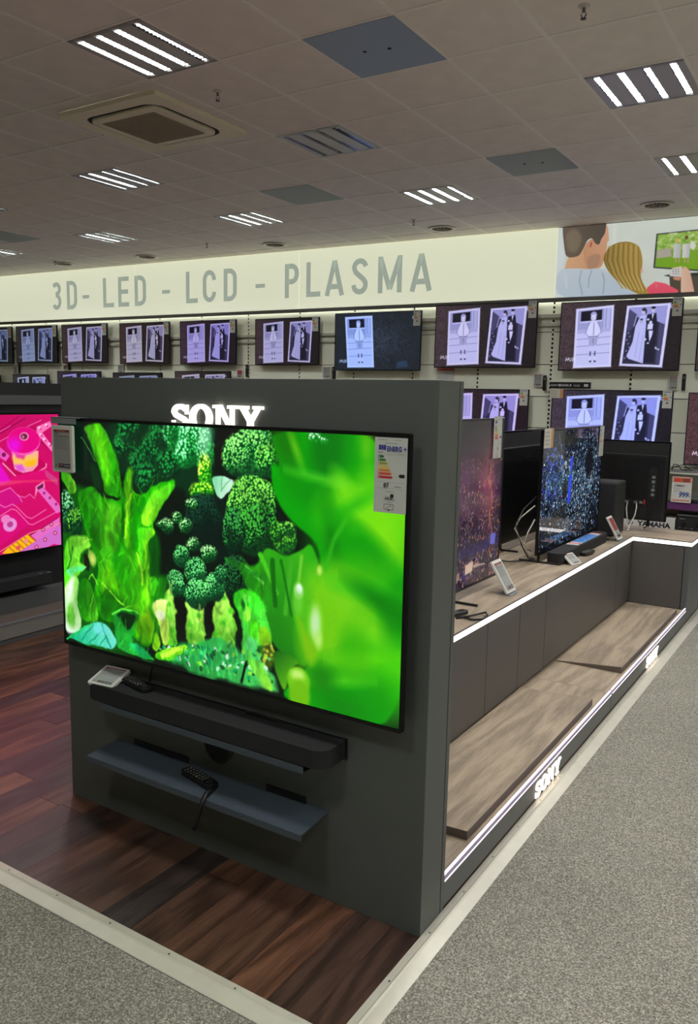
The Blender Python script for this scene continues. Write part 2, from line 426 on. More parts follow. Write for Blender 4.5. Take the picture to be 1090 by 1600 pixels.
# ------------------------------------------------------------------ pictures
def paint_broccoli():
    c = Cv(1.7293, 420, (3, 16, 8)); c.smooth = True
    X, Y = c.X, c.Y
    # dim crowns at the top
    c.poly([A6(300,60),A6(970,60),A6(965,260),A6(930,480),A6(830,560),A6(760,420),A6(600,520),A6(420,400),A6(330,250)], (0,45,20), .03, wob=.02)
    for (x,y,r,s) in ((430,230,.07,3),(520,330,.075,4),(600,230,.07,5),(560,400,.06,6),(450,120,.06,7),(690,330,.07,8),(640,140,.06,9)):
        c.floret(A6(x,y), r, r, (30,170,70), (0,96,36), (0,26,14), 46, seed=s, soft=.03, al=.9)
    for (x,y,r,s) in ((730,150,.065,11),(840,170,.085,12),(900,260,.06,13),(790,260,.06,14),(700,120,.04,16)):
        c.floret(A6(x,y), r, r*1.05, (170,255,200), (10,185,60), (0,60,24), 52, seed=s, soft=.012)
    c.floret(A6(905,360), .035, .075, (250,255,90), (60,205,20), (0,80,10), 60, seed=17)
    c.floret(A6(880,480), .06, .04, (190,255,60), (30,190,20), (0,60,10), 60, seed=18)
    c.ell(A6(905,150), .03, .07, (200,255,220), .03, al=.5)
    # big black shadow in the middle
    c.poly([A6(770,560),A6(1000,480),A6(1090,560),A6(1090,760),A7(60,720),A7(70,900),A6(990,900),A6(940,880),A6(860,820),A6(800,700)], (3,22,16), .02)
    c.floret(A6(890,620), .09, .085, (20,70,50), (4,52,34), (2,18,14), 70, seed=20, soft=.02)
    # right far crowns
    c.poly([A7(-30,70),A7(110,90),A7(30,160),A7(0,260),A6(960,330),A6(960,120)], (14,14,12), .006)
    c.floret(A7(150,150), .085, .075, (150,255,140), (20,150,60), (0,40,22), 62, seed=21)
    c.floret(A7(120,225), .125, .10, (160,255,130), (30,160,50), (0,40,22), 62, seed=22)
    c.floret(A7(220,250), .06, .07, (130,240,90), (20,140,40), (0,36,18), 62, seed=23)
    c.poly([A6(930,400),A6(1010,390),A6(1080,415),A6(1060,450),A6(1000,520),A6(960,500)], (120,215,160), .006, (220,250,230), (1,.4))
    c.line([A6(1000,400),A6(1000,470)], .003, (90,180,120)); c.line([A6(1050,410),A6(990,470)], .003, (90,180,120))
    c.floret(A7(135,480), .12, .125, (150,250,90), (26,150,40), (0,34,16), 66, seed=24, light=(-.1,-.8))
    c.floret(A7(160,600), .11, .10, (70,190,60), (8,100,30), (0,26,12), 66, seed=25)
    c.floret(A7(45,600), .06, .10, (60,170,70), (4,84,34), (0,22,12), 66, seed=26)
    c.floret(A7(65,830), .08, .09, (40,130,60), (4,70,30), (0,18,10), 66, seed=27)
    # stalk under the big crown
    c.poly([A7(60,730),A7(170,780),A7(200,660),A7(300,720),A7(380,690),A7(430,650),A7(470,760),A7(480,900),A7(440,1200),A7(400,1280),A7(260,1180),A7(200,1080),A7(120,900)], (20,120,10), .01, (60,190,20), (.8,-.6))
    for a,b,w,k in (((180,700),(260,900),.016,(70,190,30)),((240,740),(250,960),.02,(10,100,10)),((330,740),(300,1000),.02,(60,170,30)),((380,720),(360,900),.014,(110,200,50)),((110,770),(190,850),.012,(90,190,60)),((10,740),(200,830),.016,(30,140,30)),((280,740),(330,1010),.01,(10,110,10))):
        c.line([A7(*a), A7(*b)], w, k, .008)
    c.floret(A7(300,635), .052, .062, (170,255,60), (50,170,40), (0,50,16), 62, seed=28)
    c.floret(A7(260,600), .03, .04, (120,230,60), (30,140,30), (0,40,16), 62, seed=29)
    c.floret(A7(310,585), .04, .03, (150,240,80), (40,150,40), (0,40,16), 62, seed=30)
    # knobbly bright stems, lower middle
    c.poly([A7(50,900),A7(120,880),A7(200,940),A7(230,1100),A7(240,1180),A7(200,1200),A7(160,1260),A7(80,1180),A7(90,1090),A7(60,1000)], (40,190,20), .01, (90,220,90), (.3,1), wob=.012)
    for (x,y,rx_,ry_,k) in ((110,1010,.02,.03,(130,240,60)),(150,1080,.03,.04,(60,190,20)),(200,1120,.03,.04,(120,200,20)),(130,1150,.03,.03,(90,220,110)),(110,930,.02,.02,(80,210,60)),(90,960,.01,.02,(10,70,20)),(185,1180,.02,.015,(20,110,20))):
        c.ell(A7(x,y), rx_, ry_, k, .012)
    c.floret(A7(220,1210), .03, .05, (200,210,60), (120,140,30), (40,60,10), 40, seed=33)
    c.poly([A7(240,1160),A7(380,1240),A7(320,1270),A7(300,1400),A7(250,1290)], (20,100,10), .01, (90,180,20), (1,1))
    c.poly([A7(0,1000),A7(50,1030),A7(60,1090),A7(40,1110),A7(60,1150),A7(0,1190),A7(-60,1120)], (110,210,40), .008, (30,130,20), wob=.01)
    # black left of middle
    c.poly([A6(740,1130),A6(790,1120),A6(800,1350),A6(770,1360),A6(750,1240)], (8,6,6), .01)
    c.poly([A6(910,1150),A6(950,1140),A6(985,1340),A6(930,1300),A6(915,1230)], (8,6,6), .01)
    # small broccoli trees
    for (x,y,w_,s) in ((700,1150,.035,1),(850,1200,.05,2),(1010,1180,.045,3)):
        p = A6(x,y)
        c.poly([(p[0]-w_*.7,p[1]-.08),(p[0]+w_*.7,p[1]-.08),(p[0]+w_*1.2,p[1]+.08),(p[0]+w_*.8,p[1]+.18),(p[0]-w_*.9,p[1]+.18),(p[0]-w_*1.1,p[1]+.06)], (80,190,30), .01, (170,230,90), (.2,-1), wob=.02)
        for i in range(9):
            q = (p[0]+math.sin(i*2.4+s)*w_*.8, p[1]-.05+i*.025); c.ell(q, .014, .011, (160,235,80) if i % 2 else (70,180,30), .01)
    for (x,y,r,s) in ((730,1000,.045,41),(760,850,.045,42),(840,950,.06,43),(960,1040,.055,44),(990,970,.035,45),(850,1080,.062,46),(740,1040,.045,47),(920,1070,.045,48)):
        c.floret(A6(x,y), r, r*1.05, (120,235,130), (16,130,56), (0,36,20), 78, seed=s, light=(-.2,-.8), soft=.008)
    for (x,y,r,s) in ((680,690,.04,51),(740,640,.03,52),(790,690,.035,53),(830,790,.035,54),(920,850,.045,55),(820,560,.03,56),(640,680,.02,57)):
        c.floret(A6(x,y), r, r*.8, (190,250,170), (20,150,50), (0,30,14), 70, seed=s, soft=.012)
    # ground clutter at the bottom
    c.poly([A6(610,1480),A6(640,1430),A6(820,1370),A6(1000,1340),A7(60,1160),A7(160,1220),A7(240,1330),A7(260,1400),A7(200,1390)], (20,150,60), .02, (70,200,90), (1,0), wob=.02)
    rs = np.random.RandomState(8)
    for i in range(150):
        t = rs.rand(); y0 = rs.rand()
        p = A6(640,1480); q = A7(240,1390); x = p[0]+(q[0]-p[0])*t; y = p[1]-.02+(q[1]-p[1])*t-.12*y0*(.4+t*.8)
        k = [(230,255,240),(60,220,120),(10,70,30),(150,235,60),(0,150,90)][rs.randint(5)]
        c.ell((x, y), .004+.010*rs.rand(), .003+.008*rs.rand(), k, .005, rot=rs.rand()*180, al=.85)
    c.poly([A6(615,1440),A6(660,1410),A6(780,1385),A6(810,1400),A6(770,1450),A6(700,1480),A6(610,1480)], (60,190,10), .006, (150,240,30), (0,-1))
    for i in range(9): c.ell(A6(650+i*15, 1455-i*6), .010, .013, (180,245,60), .005)
    c.line([A7(110,1230),A7(95,1290),A7(85,1340)], .012, (0,14,8), .006); c.line([A7(100,1280),A7(130,1220)], .005, (0,20,10), .005)
    c.poly([A7(90,1180),A7(200,1260),A7(250,1390),A7(190,1370),A7(140,1290)], (70,200,60), .012, (150,235,60), (1,1))
    # dim greenery behind the stems
    c.poly([A6(30,700),A6(60,500),A6(140,420),A6(300,520),A6(640,700),A6(640,1000),A6(600,1500),A6(60,1360)], (4,84,8), .03)
    c.poly([A6(600,980),A6(700,960),A6(660,1130),A6(640,1400),A6(590,1400)], (20,120,10), .03)
    # left side
    c.floret(A6(80,600), .06, .09, (150,240,170), (20,120,60), (0,30,14), 55, seed=61)
    c.floret(A6(140,660), .05, .06, (120,220,60), (10,110,40), (0,30,14), 55, seed=62)
    c.poly([A6(45,370),A6(90,360),A6(140,420),A6(145,490),A6(110,500),A6(70,440)], (50,180,20), .008, (120,220,40), (1,0))
    c.poly([A6(70,780),A6(130,720),A6(230,740),A6(240,800),A6(190,830),A6(150,900),A6(200,920),A6(160,960),A6(100,1080),A6(60,1080)], (60,190,20), .012, (140,225,60), (1,-.3), wob=.008)
    c.line([A6(110,900),A6(150,820),A6(210,760)], .012, (120,220,60), .008)
    c.line([A6(90,950),A6(130,800)], .010, (20,120,20), .008)
    c.ell(A6(235,870), .025, .04, (210,220,110), .01, (90,160,40)); c.poly([A6(190,840),A6(215,850),A6(215,960),A6(185,930)], (20,20,8), .008)
    c.poly([A6(75,930),A6(200,915),A6(200,940),A6(130,960),A6(110,1000)], (90,225,120), .006)
    c.poly([A6(60,1080),A6(120,980),A6(160,990),A6(150,1090),A6(190,1270),A6(150,1310),A6(80,1320)], (150,240,90), .012, (235,255,240), (-.4,.3))
    c.ell(A6(110,1210), .03, .05, (110,220,60), .02); c.ell(A6(110,1060), .012, .06, (245,255,250), .015, rot=20)
    # the thick pale stem
    c.poly([A6(180,80),A6(310,90),A6(345,200),A6(410,380),A6(420,520),A6(310,510),A6(285,400),A6(235,240)], (24,150,0), .008, (70,190,10), (-1,-.6))
    c.poly([A6(230,100),A6(290,100),A6(330,260),A6(350,400),A6(320,470),A6(300,380),A6(270,220)], (90,200,10), .03, al=.8)
    c.poly([A6(140,500),A6(230,430),A6(300,520),A6(410,545),A6(440,330),A6(480,480),A6(540,500),A6(600,440),A6(760,400),A6(640,590),A6(590,690),A6(612,740),A6(560,780),A6(580,900),A6(565,980),A6(640,1000),A6(610,1100),A6(600,1200),A6(612,1350),A6(560,1420),A6(420,1260),A6(290,1230),A6(250,1050),A6(275,960),A6(250,830),A6(200,700)], (26,150,0), .008, (10,120,0), wob=.004)
    c.poly([A6(150,480),A6(230,450),A6(300,540),A6(300,760),A6(270,820),A6(215,690)], (50,165,10), .02, (10,120,0), (-1,.4))
    c.poly([A6(310,540),A6(400,560),A6(400,700),A6(380,860),A6(300,1000),A6(270,960),A6(290,760)], (80,190,20), .03, (40,150,10), (0,1))
    c.line([A6(460,360),A6(450,520),A6(440,700),A6(450,800)], .028, (90,190,10), .02); c.line([A6(480,480),A6(440,560),A6(435,760)], .010, (150,225,30), .008)
    c.poly([A6(410,520),A6(430,640),A6(420,800),A6(405,700)], (6,90,0), .01)
    c.poly([A6(520,680),A6(560,560),A6(600,470),A6(750,410),A6(640,580),A6(585,690)], (60,185,20), .012, (130,220,30), (-.5,.4))
    c.poly([A6(480,790),A6(500,560),A6(560,500),A6(520,680),A6(580,700),A6(545,780)], (10,130,0), .015)
    c.poly([A6(500,690),A6(600,700),A6(608,740),A6(560,780),A6(520,860),A6(560,960),A6(520,900),A6(500,800)], (40,180,10), .01, (120,215,30), (1,.2))
    c.poly([A6(350,870),A6(400,820),A6(500,840),A6(525,900),A6(520,1060),A6(440,1160),A6(400,1000)], (10,130,0), .03, (60,170,10), (1,0))
    c.line([A6(500,850),A6(525,930),A6(530,1030)], .012, (150,225,40), .01)
    c.poly([A6(270,980),A6(340,880),A6(400,1020),A6(470,1160),A6(520,1060),A6(570,980),A6(590,1200),A6(600,1350),A6(540,1380),A6(460,1230),A6(330,1180)], (90,185,10), .05, (50,160,0), (0,1), al=.85)
    c.poly([A6(330,1060),A6(420,1080),A6(470,1170),A6(400,1200),A6(300,1210),A6(280,1130)], (4,90,0), .04, al=.8)
    c.line([A6(300,1020),A6(380,1100),A6(430,1150)], .008, (120,210,40), .006)
    c.line([A6(545,790),A6(560,950),A6(570,1200)], .02, (120,210,20), .02)
    c.poly([A6(150,1080),A6(180,970),A6(240,1050),A6(280,1180),A6(275,1250),A6(200,1240),A6(155,1170)], (6,120,0), .008, (70,180,20), (1,.1))
    c.poly([A6(560,1000),A6(620,970),A6(625,1040),A6(590,1120)], (60,190,20), .008)
    c.line([A6(215,1000),A6(235,970),A6(270,1030)], .008, (110,210,40), .006)
    # yellow-white curl right of the stem
    c.poly([A6(600,1140),A6(640,1120),A6(690,1130),A6(660,1200),A6(690,1260),A6(705,1380),A6(660,1390),A6(640,1270),A6(600,1200)], (170,235,60), .01, (235,255,150), (0,-1), wob=.006)
    c.ell(A6(640,1210), .025, .022, (235,245,200), .012); c.ell(A6(670,1300), .02, .05, (200,245,90), .012)
    c.poly([A6(480,1310),A6(510,1200),A6(580,1200),A6(610,1290),A6(580,1390),A6(520,1370)], (60,175,0), .012, (130,205,10), (.6,-.6))
    c.poly([A6(590,1410),A6(620,1290),A6(650,1380),A6(620,1440)], (120,200,20), .008)
    # leaves bottom left
    c.poly([A6(355,1190),A6(420,1170),A6(480,1175),A6(520,1210),A6(490,1260),A6(470,1340),A6(480,1390),A6(590,1460),A6(620,1500),A6(420,1430),A6(380,1400),A6(375,1300)], (6,120,20), .008, (30,190,60), (-.5,1))
    c.poly([A6(375,1200),A6(430,1185),A6(480,1200),A6(500,1220),A6(450,1300),A6(400,1230)], (2,36,8), .012)
    c.line([A6(358,1200),A6(420,1172),A6(480,1178),A6(515,1205)], .008, (90,220,60), .005)
    c.poly([A6(440,1370),A6(500,1370),A6(610,1470),A6(540,1480)], (20,200,110), .01, (0,140,60), (1,1))
    c.poly([A6(80,1340),A6(160,1290),A6(240,1250),A6(310,1240),A6(355,1290),A6(380,1370),A6(375,1420),A6(250,1380)], (10,190,120), .008, (120,240,220), (1,-.6))
    for a,b in (((250,1260),(180,1350)),((310,1290),(230,1370)),((300,1250),(350,1400)),((330,1330),(290,1390))): c.line([A6(*a), A6(*b)], .006, (10,160,120), .006)
    c.ell(A6(285,1290), .04, .025, (120,235,235), .02, al=.7); c.line([A6(90,1345),A6(160,1300),A6(240,1255)], .006, (30,210,90), .005)
    # the huge blurred leaf on the right
    c.poly([A7(225,100),A7(920,110),A7(900,1620),A7(430,1470),A7(260,1400),A7(400,1290),A7(430,1200),A7(340,1060),A7(350,960),A7(460,840),A7(480,740),A7(450,640),A7(340,560),A7(270,470),A7(235,380),A7(235,250),A7(280,290),A7(250,180)], (0,160,0), .012)
    def glow(x, y, rx_, ry_, k, rot=0, al=.9, s=.07): c.ell(A7(x,y), rx_, ry_, k, s, rot=rot, al=al)
    glow(300,170,.05,.10,(20,110,0),-20,.8); glow(350,190,.012,.06,(110,200,20),-25,.9,.03); glow(520,200,.08,.12,(0,100,10),10,.7)
    glow(690,190,.03,.07,(140,215,20),0,.9,.05); glow(640,260,.05,.13,(0,150,0),0,.7)
    glow(585,380,.03,.06,(110,220,30),-35,.9,.05); glow(420,410,.10,.05,(0,135,0),15,.7); glow(480,340,.14,.015,(90,210,40),8,.7,.03)
    glow(720,560,.17,.13,(130,225,10),0,1,.16); glow(620,560,.09,.08,(100,215,10),0,.7,.1); glow(780,700,.08,.07,(130,220,10),30,.8,.08); glow(840,460,.12,.10,(110,220,10),0,.8,.12)
    glow(620,750,.16,.10,(0,150,0),30,.9,.12); glow(530,630,.03,.12,(0,120,0),-10,.8,.05); glow(640,470,.10,.02,(30,180,10),-30,.8,.04)
    glow(680,660,.16,.05,(0,150,0),35,.8,.06); glow(640,590,.03,.02,(40,180,10),0,.5,.03)
    glow(640,950,.15,.14,(90,195,10),0,.9,.14); glow(530,930,.12,.11,(120,210,20),0,.9,.10); glow(480,1120,.10,.16,(110,200,10),0,1,.08); glow(400,1000,.045,.10,(80,190,20),-10,.9,.04)
    glow(760,1120,.08,.06,(130,220,20),10,.7,.07); glow(720,900,.14,.03,(40,190,20),5,.8,.05); glow(790,960,.14,.035,(0,120,0),25,.9,.05); glow(850,1030,.06,.10,(0,130,0),0,.7,.06)
    glow(650,1270,.16,.06,(0,150,0),-15,.9,.07); glow(760,1260,.17,.05,(150,230,10),-8,1,.06); glow(850,1330,.16,.12,(60,200,0),0,.9,.12); glow(700,1420,.14,.10,(0,140,0),0,.7,.1); glow(560,1330,.12,.02,(90,210,20),-10,.8,.04)
    glow(560,1460,.10,.05,(0,130,0),10,.8,.06); glow(480,1320,.06,.05,(10,120,0),0,.8,.06); glow(640,1180,.06,.08,(60,180,0),0,.6,.06)
    c.line([A7(500,780),A7(540,640),A7(600,540)], .012, (50,180,20), .02)
    c.ell(A7(450,1050), .026, .062, (160,230,90), .03); c.ell(A7(450,1050), .018, .050, (190,235,170), .02); c.ell(A7(465,1130), .016, .03, (180,235,110), .02)
    c.poly([A7(345,990),A7(370,1090),A7(400,1200),A7(430,1270),A7(460,1200),A7(400,1080)], (120,190,10), .03)
    c.ell(A7(365,890), .022, .032, (170,230,160), .01, (150,220,100)); c.ell(A7(368,880), .012, .018, (235,255,250), .008)
    c.ell(A7(470,790), .014, .022, (190,235,110), .008, (120,200,40)); c.ell(A7(360,950), .022, .045, (110,210,60), .02, al=.7)
    c.ell(A7(365,1330), .055, .055, (150,220,40), .012, (90,190,10)); c.ell(A7(360,1300), .03, .02, (190,240,110), .02); c.ell(A7(370,1400), .05, .06, (110,190,10), .02)
    c.floret(A7(460,145), .045, .018, (230,255,240), (40,190,60), (0,110,10), 60, rot=15, seed=70)
    c.poly([A6(120,60),A6(190,70),A6(240,230),A6(290,400),A6(300,520),A6(270,470),A6(240,440),A6(170,380),A6(40,330),A6(30,60)], (2,26,14), .012)
    c.line([A6(170,150),A6(215,220),A6(255,300)], .004, (60,150,60), .003)
    c.poly([A6(215,330),A6(245,300),A6(280,400),A6(285,480),A6(240,440)], (4,44,16), .01)
    rs = np.random.RandomState(21)
    # leaflets, fibres and knobs over the left half
    L = c.a; X, Y = c.X, c.Y; k = np.clip((1.22-X)/.12, 0, 1)
    green = np.clip((L[..., 1]-L[..., 2])*1.6, 0, 1)*k
    wx = X+(fbm(X, Y, 9, 40)-.5)*.10
    fib = fbm(wx*3.2, Y*.7, 16, 44, 4); rid = np.clip(1-np.abs(fbm(wx*1.3, Y*.55, 11, 47, 3)-.5)*16, 0, 1)
    sh = fbm(X, Y, 7, 51, 4)
    L *= (1+green*((fib-.5)*.7+(sh-.5)*1.1))[..., None]
    L += (rid*green*.24)[..., None]*np.array([.30, .50, .08])
    for t in range(260):
        x = .05+1.1*rs.rand(); y = .05+.93*rs.rand(); j = min(c.w-1, int(x*c.h)); i = min(c.h-1, int(y*c.h))
        g0 = L[i, j]
        if g0[1] < .42 or g0[2] > .45: continue
        a = -1.57+rs.randn()*.5; l = .02+.05*rs.rand(); q = [(x, y), (x+math.cos(a)*l*.5+.004, y+math.sin(a)*l*.5), (x+math.cos(a+.2)*l, y+math.sin(a+.2)*l)]
        c.line(q, .007*rs.rand()+.003, tuple(np.clip(g0*(1.45 if t % 3 else .5)+([.12, .06, 0] if t % 3 else 0), 0, 1)*255), .008, w2=.002, al=.6)
    # bend everything a little so that no outline stays straight
    dx = ((fbm(X, Y, 8, 60, 2)-.5)*.026+(fbm(X, Y, 34, 64, 2)-.5)*.010)*k; dy = ((fbm(X, Y, 8, 70, 2)-.5)*.024+(fbm(X, Y, 34, 74, 2)-.5)*.010)*k
    jj = np.clip(((X+dx)*c.h).astype(int), 0, c.w-1); ii = np.clip(((Y+dy)*c.h).astype(int), 0, c.h-1)
    c.a = L[ii, jj]
    c.a = np.clip(c.a, 0, 1)
    return c

def paint_machine():
    c = Cv(1.78, 270, (226, 6, 110))
    P = PK
    c.a *= (1-.12*fbm(c.X, c.Y, 3, 4)[..., None])
    dk = (150,0,80); lt = (255,120,200)
    for x in range(-2200, 300, 420):   # boards repeated further left, outside the photograph's frame
        c.poly([P(x,900),P(x+240,800),P(x+330,960),P(x+80,1100)], (214,8,130), .01); c.line([P(x,900),P(x+240,800),P(x+330,960)], .006, lt)
    c.line([P(0,230),P(110,170)], .004, lt); c.line([P(0,330),P(220,210),P(340,150),P(430,110)], .005, lt)
    c.line([P(-400,560),P(0,210),P(200,70)], .006, dk); c.line([P(0,250),P(260,90)], .008, dk)
    c.poly([P(230,180),P(380,180),P(560,400),P(560,470),P(420,340)], (190,0,90), .01)
    c.poly([P(380,180),P(520,120),P(540,170),P(440,240),P(560,400),P(540,440),P(380,250)], (255,120,190), .006)
    for x,y in ((410,190),(480,160),(420,260),(460,310),(510,360)): c.ell(P(x,y), 0.012, 0.011, (255,200,235), .006, rot=30); c.ell(P(x+12,y+12), 0.008, 0.006, (200,40,110), .006)
    c.poly([P(40,560),P(200,720),P(250,730),P(470,600),P(480,570),P(400,500),P(110,500)], (200,0,90), .006); 
    c.line([P(30,560),P(200,730),P(250,735),P(480,600),P(480,565)], .010, (255,150,190), .006)
    c.poly([P(60,760),P(130,700),P(480,620),P(600,800),P(470,760),P(360,840),P(350,920),P(300,880),P(240,910),P(180,880)], (232,4,120), .006, (205,0,90), (0,1))
    c.line([P(110,820),P(190,900),P(260,915),P(310,880),P(360,925)], .005, lt)
    c.poly([P(460,620),P(600,720),P(600,790),P(480,700)], (200,120,150), .01, al=.5)
    # spool
    c.poly([P(120,430),P(400,430),P(395,580),P(340,640),P(240,660),P(150,620)], (255,190,150), .006, (250,150,190), (0,1))
    c.poly([P(130,500),P(390,480),P(380,560),P(270,590),P(150,560)], (255,200,90), .03); c.poly([P(260,540),P(390,520),P(350,590),P(270,590)], (255,190,20), .02)
    c.poly([P(150,580),P(230,570),P(260,640),P(190,640)], (230,90,220), .02); c.poly([P(160,450),P(270,460),P(250,520),P(170,500)], (235,60,150), .02)
    c.ell(P(250,330), 0.137, 0.102, (255,90,190), .006); c.ell(P(250,320), 0.132, 0.093, (236,0,130), .006); c.ell(P(150,370), 0.050, 0.050, (240,10,220), .06, rot=20)
    c.ell(P(252,280), 0.038, 0.030, (255,150,210), .006); c.ell(P(250,280), 0.029, 0.022, (110,30,60), .006); c.ell(P(240,285), 0.011, 0.012, (190,120,150), .006)
    c.poly([P(0,390),P(100,480),P(60,540),P(0,500)], (240,90,200), .006); c.ell(P(40,470), 0.017, 0.016, (130,20,80), .006)
    c.poly([P(-60,640),P(0,560),P(110,740),P(60,770),P(-60,790)], (236,10,200), .02)
    # bracket, belt
    c.poly([P(370,800),P(460,740),P(470,820),P(440,810),P(390,850),P(365,920)], (255,130,190), .006); c.poly([P(385,810),P(450,765),P(450,810),P(400,850)], (100,30,70), .006)
    c.poly([P(390,840),P(450,810),P(610,980),P(640,1060),P(590,1080)], (235,110,200), .006)
    for x,y in ((460,870),(520,920),(585,985)): c.ell(P(x,y), 0.012, 0.011, (180,30,110), .006)
    c.poly([P(-100,760),P(120,740),P(600,730),P(600,745),P(250,760),P(0,800)], (255,110,110), .014, al=.45)
    c.line([P(0,990),P(50,1020),P(130,985),P(170,1010),P(280,1120),P(330,1135),P(480,1040)], .006, lt); c.line([P(0,1110),P(120,1035),P(170,1050),P(300,1190),P(340,1200),P(600,1060)], .006, lt)
    c.poly([P(0,1130),P(120,1050),P(300,1200),P(0,1420)], (222,6,120), .006); c.ell(P(105,1200), 0.056, 0.050, (235,150,220), .008); c.ell(P(105,1195), 0.025, 0.022, (190,60,140), .006); c.ell(P(60,1140), 0.039, 0.031, (240,130,200), .01)
    c.poly([P(320,1310),P(620,1120),P(620,1200),P(400,1380)], (235,110,200), .006); c.poly([P(200,1480),P(640,1190),P(660,1420),P(560,1400),P(400,1480)], (215,110,205), .006)
    c.line([P(300,1320),P(600,1130)], .006, (150,0,90)); c.line([P(0,1480),P(300,1290),P(640,1180)], .006, (255,150,150))
    for x,y in ((535,1195),(450,1250),(575,1285),(380,1430),(470,1355)): c.ell(P(x,y), 0.018, 0.016, (190,50,120), .006); c.ell(P(x,y), 0.008, 0.006, (250,200,200), .006)
    c.poly([P(20,1500),P(80,1440),P(290,1300),P(370,1370),P(170,1500)], (255,190,20), .006)
    for k in range(6): c.line([P(90+k*40,1430-k*26),P(170+k*40,1500-k*26)], .008, (190,110,20))
    c.ell(P(190,1440), 0.020, 0.017, (230,90,90), .006); c.ell(P(270,1370), 0.020, 0.017, (250,150,130), .006)
    return c

def paint_city():
    c = Cv(1.74, 250, (24, 18, 34)); rs = np.random.RandomState(4)
    n = fbm(c.X, c.Y, 5, 3)[..., None]; t = c.Y[..., None]
    c.a = c.a*(.8+.5*n)+np.array([22,10,22])/255*(t > .25)*n*np.clip(t*2, 0, 1)
    x0 = 1.45
    g = np.exp(-((c.X-(1.50+.10*(c.Y-.3)))/.14)**2-((c.Y-.42)/.28)**2)[..., None]; c.a += g*np.array([120,58,48])/255*(.25+fbm(c.X, c.Y, 30, 7)[..., None])
    g = np.exp(-((c.X-(1.1))/.5)**2-((c.Y-.35)/.2)**2)[..., None]; c.a += g*np.array([46,14,30])/255
    for i in range(4200):
        y = rs.rand()**.8*1.0; x = rs.rand()*1.74; s = .002+.005*rs.rand()*(.4+y)
        k = [(200,140,120),(150,110,170),(230,200,190),(110,70,130),(90,60,90),(240,150,90)][rs.randint(6)]; b = .25+.75*rs.rand()
        if y < .22: k = (90,100,120); b *= .5
        c.ell((x, y), s, s*(1+rs.rand()), tuple(v*b for v in k), .003, al=.8)
    for k in range(240):
        x, y = rs.rand()*1.74, .45+.5*rs.rand(); a = rs.rand()*3.1; l = .02+.03*rs.rand()
        c.line([(x, y), (x+math.cos(a)*l, y+math.sin(a)*l*.8)], .003+.003*rs.rand(), [(210,190,170),(140,110,180),(170,120,110)][k % 3], .004, al=.65)
    for k in range(60):
        y = .06+k*.0135; x = 1.56-.02*math.sin(k*.35)+.10*(y > .35)*(y-.35)+rs.randn()*.008
        c.ell((x, y), .008, .010, (235,140,80) if y > .3 else (120,90,70), .01, al=.5)
    for k in range(26):
        x, y = rs.rand()*1.74, .72+.24*rs.rand(); c.poly([(x,y),(x+.06*rs.rand()+.01,y-.01),(x+.06*rs.rand()+.02,y+.02+.03*rs.rand()),(x,y+.03)], [(120,90,150),(70,60,120),(190,150,140),(60,40,90)][k % 4], .004, al=.7)
    c.poly([(0,.80),(1.74,.74),(1.74,.80),(0,.86)], (40,30,80), .02, al=.7)
    c.poly([(1.60,.72),(1.68,.73),(1.67,.80),(1.59,.79)], (110,110,200), .006); c.poly([(1.22,.87),(1.33,.86),(1.33,.92),(1.22,.93)], (220,190,170), .006); c.poly([(1.33,.885),(1.52,.90),(1.52,.91),(1.33,.90)], (180,160,150), .006)
    for k in range(30): c.poly([(1.0+.02*k,.55+.01*(k % 7)),(1.004+.02*k,.40+.03*(k % 5)),(1.012+.02*k,.40+.03*(k % 5)),(1.014+.02*k,.56+.01*(k % 7))], (120,70,90), .006, al=.5)
    return c

def paint_splash():
    c = Cv(1.72, 270, (6, 7, 11)); rs = np.random.RandomState(14)
    n = fbm(c.X, c.Y, 6, 9); c.a += (np.clip(n-.5, 0, 1)*.28)[..., None]*np.array([.5, .6, .7])
    cols = [(150,195,225),(90,130,180),(215,235,245),(60,90,140),(110,150,160),(40,60,150)]
    for i in range(9000):
        x = rs.rand()*1.72; y = rs.rand()
        w = math.exp(-((x-.45)/.55)**2-((y-.35)/.2)**2)+.9*math.exp(-((x-.75)/.8)**2-((y-.62)/.3)**2)+.8*math.exp(-((x-1.35)/.3)**2-((y-.35)/.3)**2)
        if rs.rand() > w*.9+.06: continue
        s = .002+.009*rs.rand()**2.5; a = rs.rand()*3.1; k = cols[rs.randint(6)]
        if math.hypot(x-.25, y-.3) < .3 and rs.rand() < .6: k = (70,90,220)
        b = .5+.6*rs.rand()
        c.line([(x, y), (x+math.cos(a)*s*2.2, y+math.sin(a)*s*2.2)], s*1.1, tuple(v*b for v in k), .0035, al=.95)
    for k in range(46):
        x, y = .1+1.5*rs.rand(), .1+.8*rs.rand(); pts = [(x, y)]
        a = rs.rand()*6.28
        for q in range(6): a += rs.randn()*.5; x += .025*math.cos(a); y += .025*math.sin(a); pts.append((x, y))
        c.line(pts, .006, cols[k % 6], .004, w2=.002, al=.75)
    for k in range(24):
        x = .1+.03*k; c.line([(x, .33+.05*rs.rand()), (x+.01*rs.randn(), .5+.1*rs.rand())], .006, (80,150,160), .005, al=.6)
    c.poly([(.72,.40),(.80,.40),(.79,.62),(.76,.66),(.71,.64)], (30,60,200), .02); c.poly([(.74,.24),(.80,.24),(.80,.36),(.74,.36)], (34,60,200), .02)
    c.poly([(.55,.04),(1.0,.02),(1.0,.12),(.6,.14)], (40,44,40), .03, al=.6); c.poly([(.3,.68),(.65,.66),(.66,.78),(.32,.8)], (30,28,26), .04, al=.7)
    c.ell((1.32,.32), .13, .14, (4,5,8), .05, al=.8); c.ell((.62,.52), .08, .08, (8,8,10), .05, al=.7)
    return c

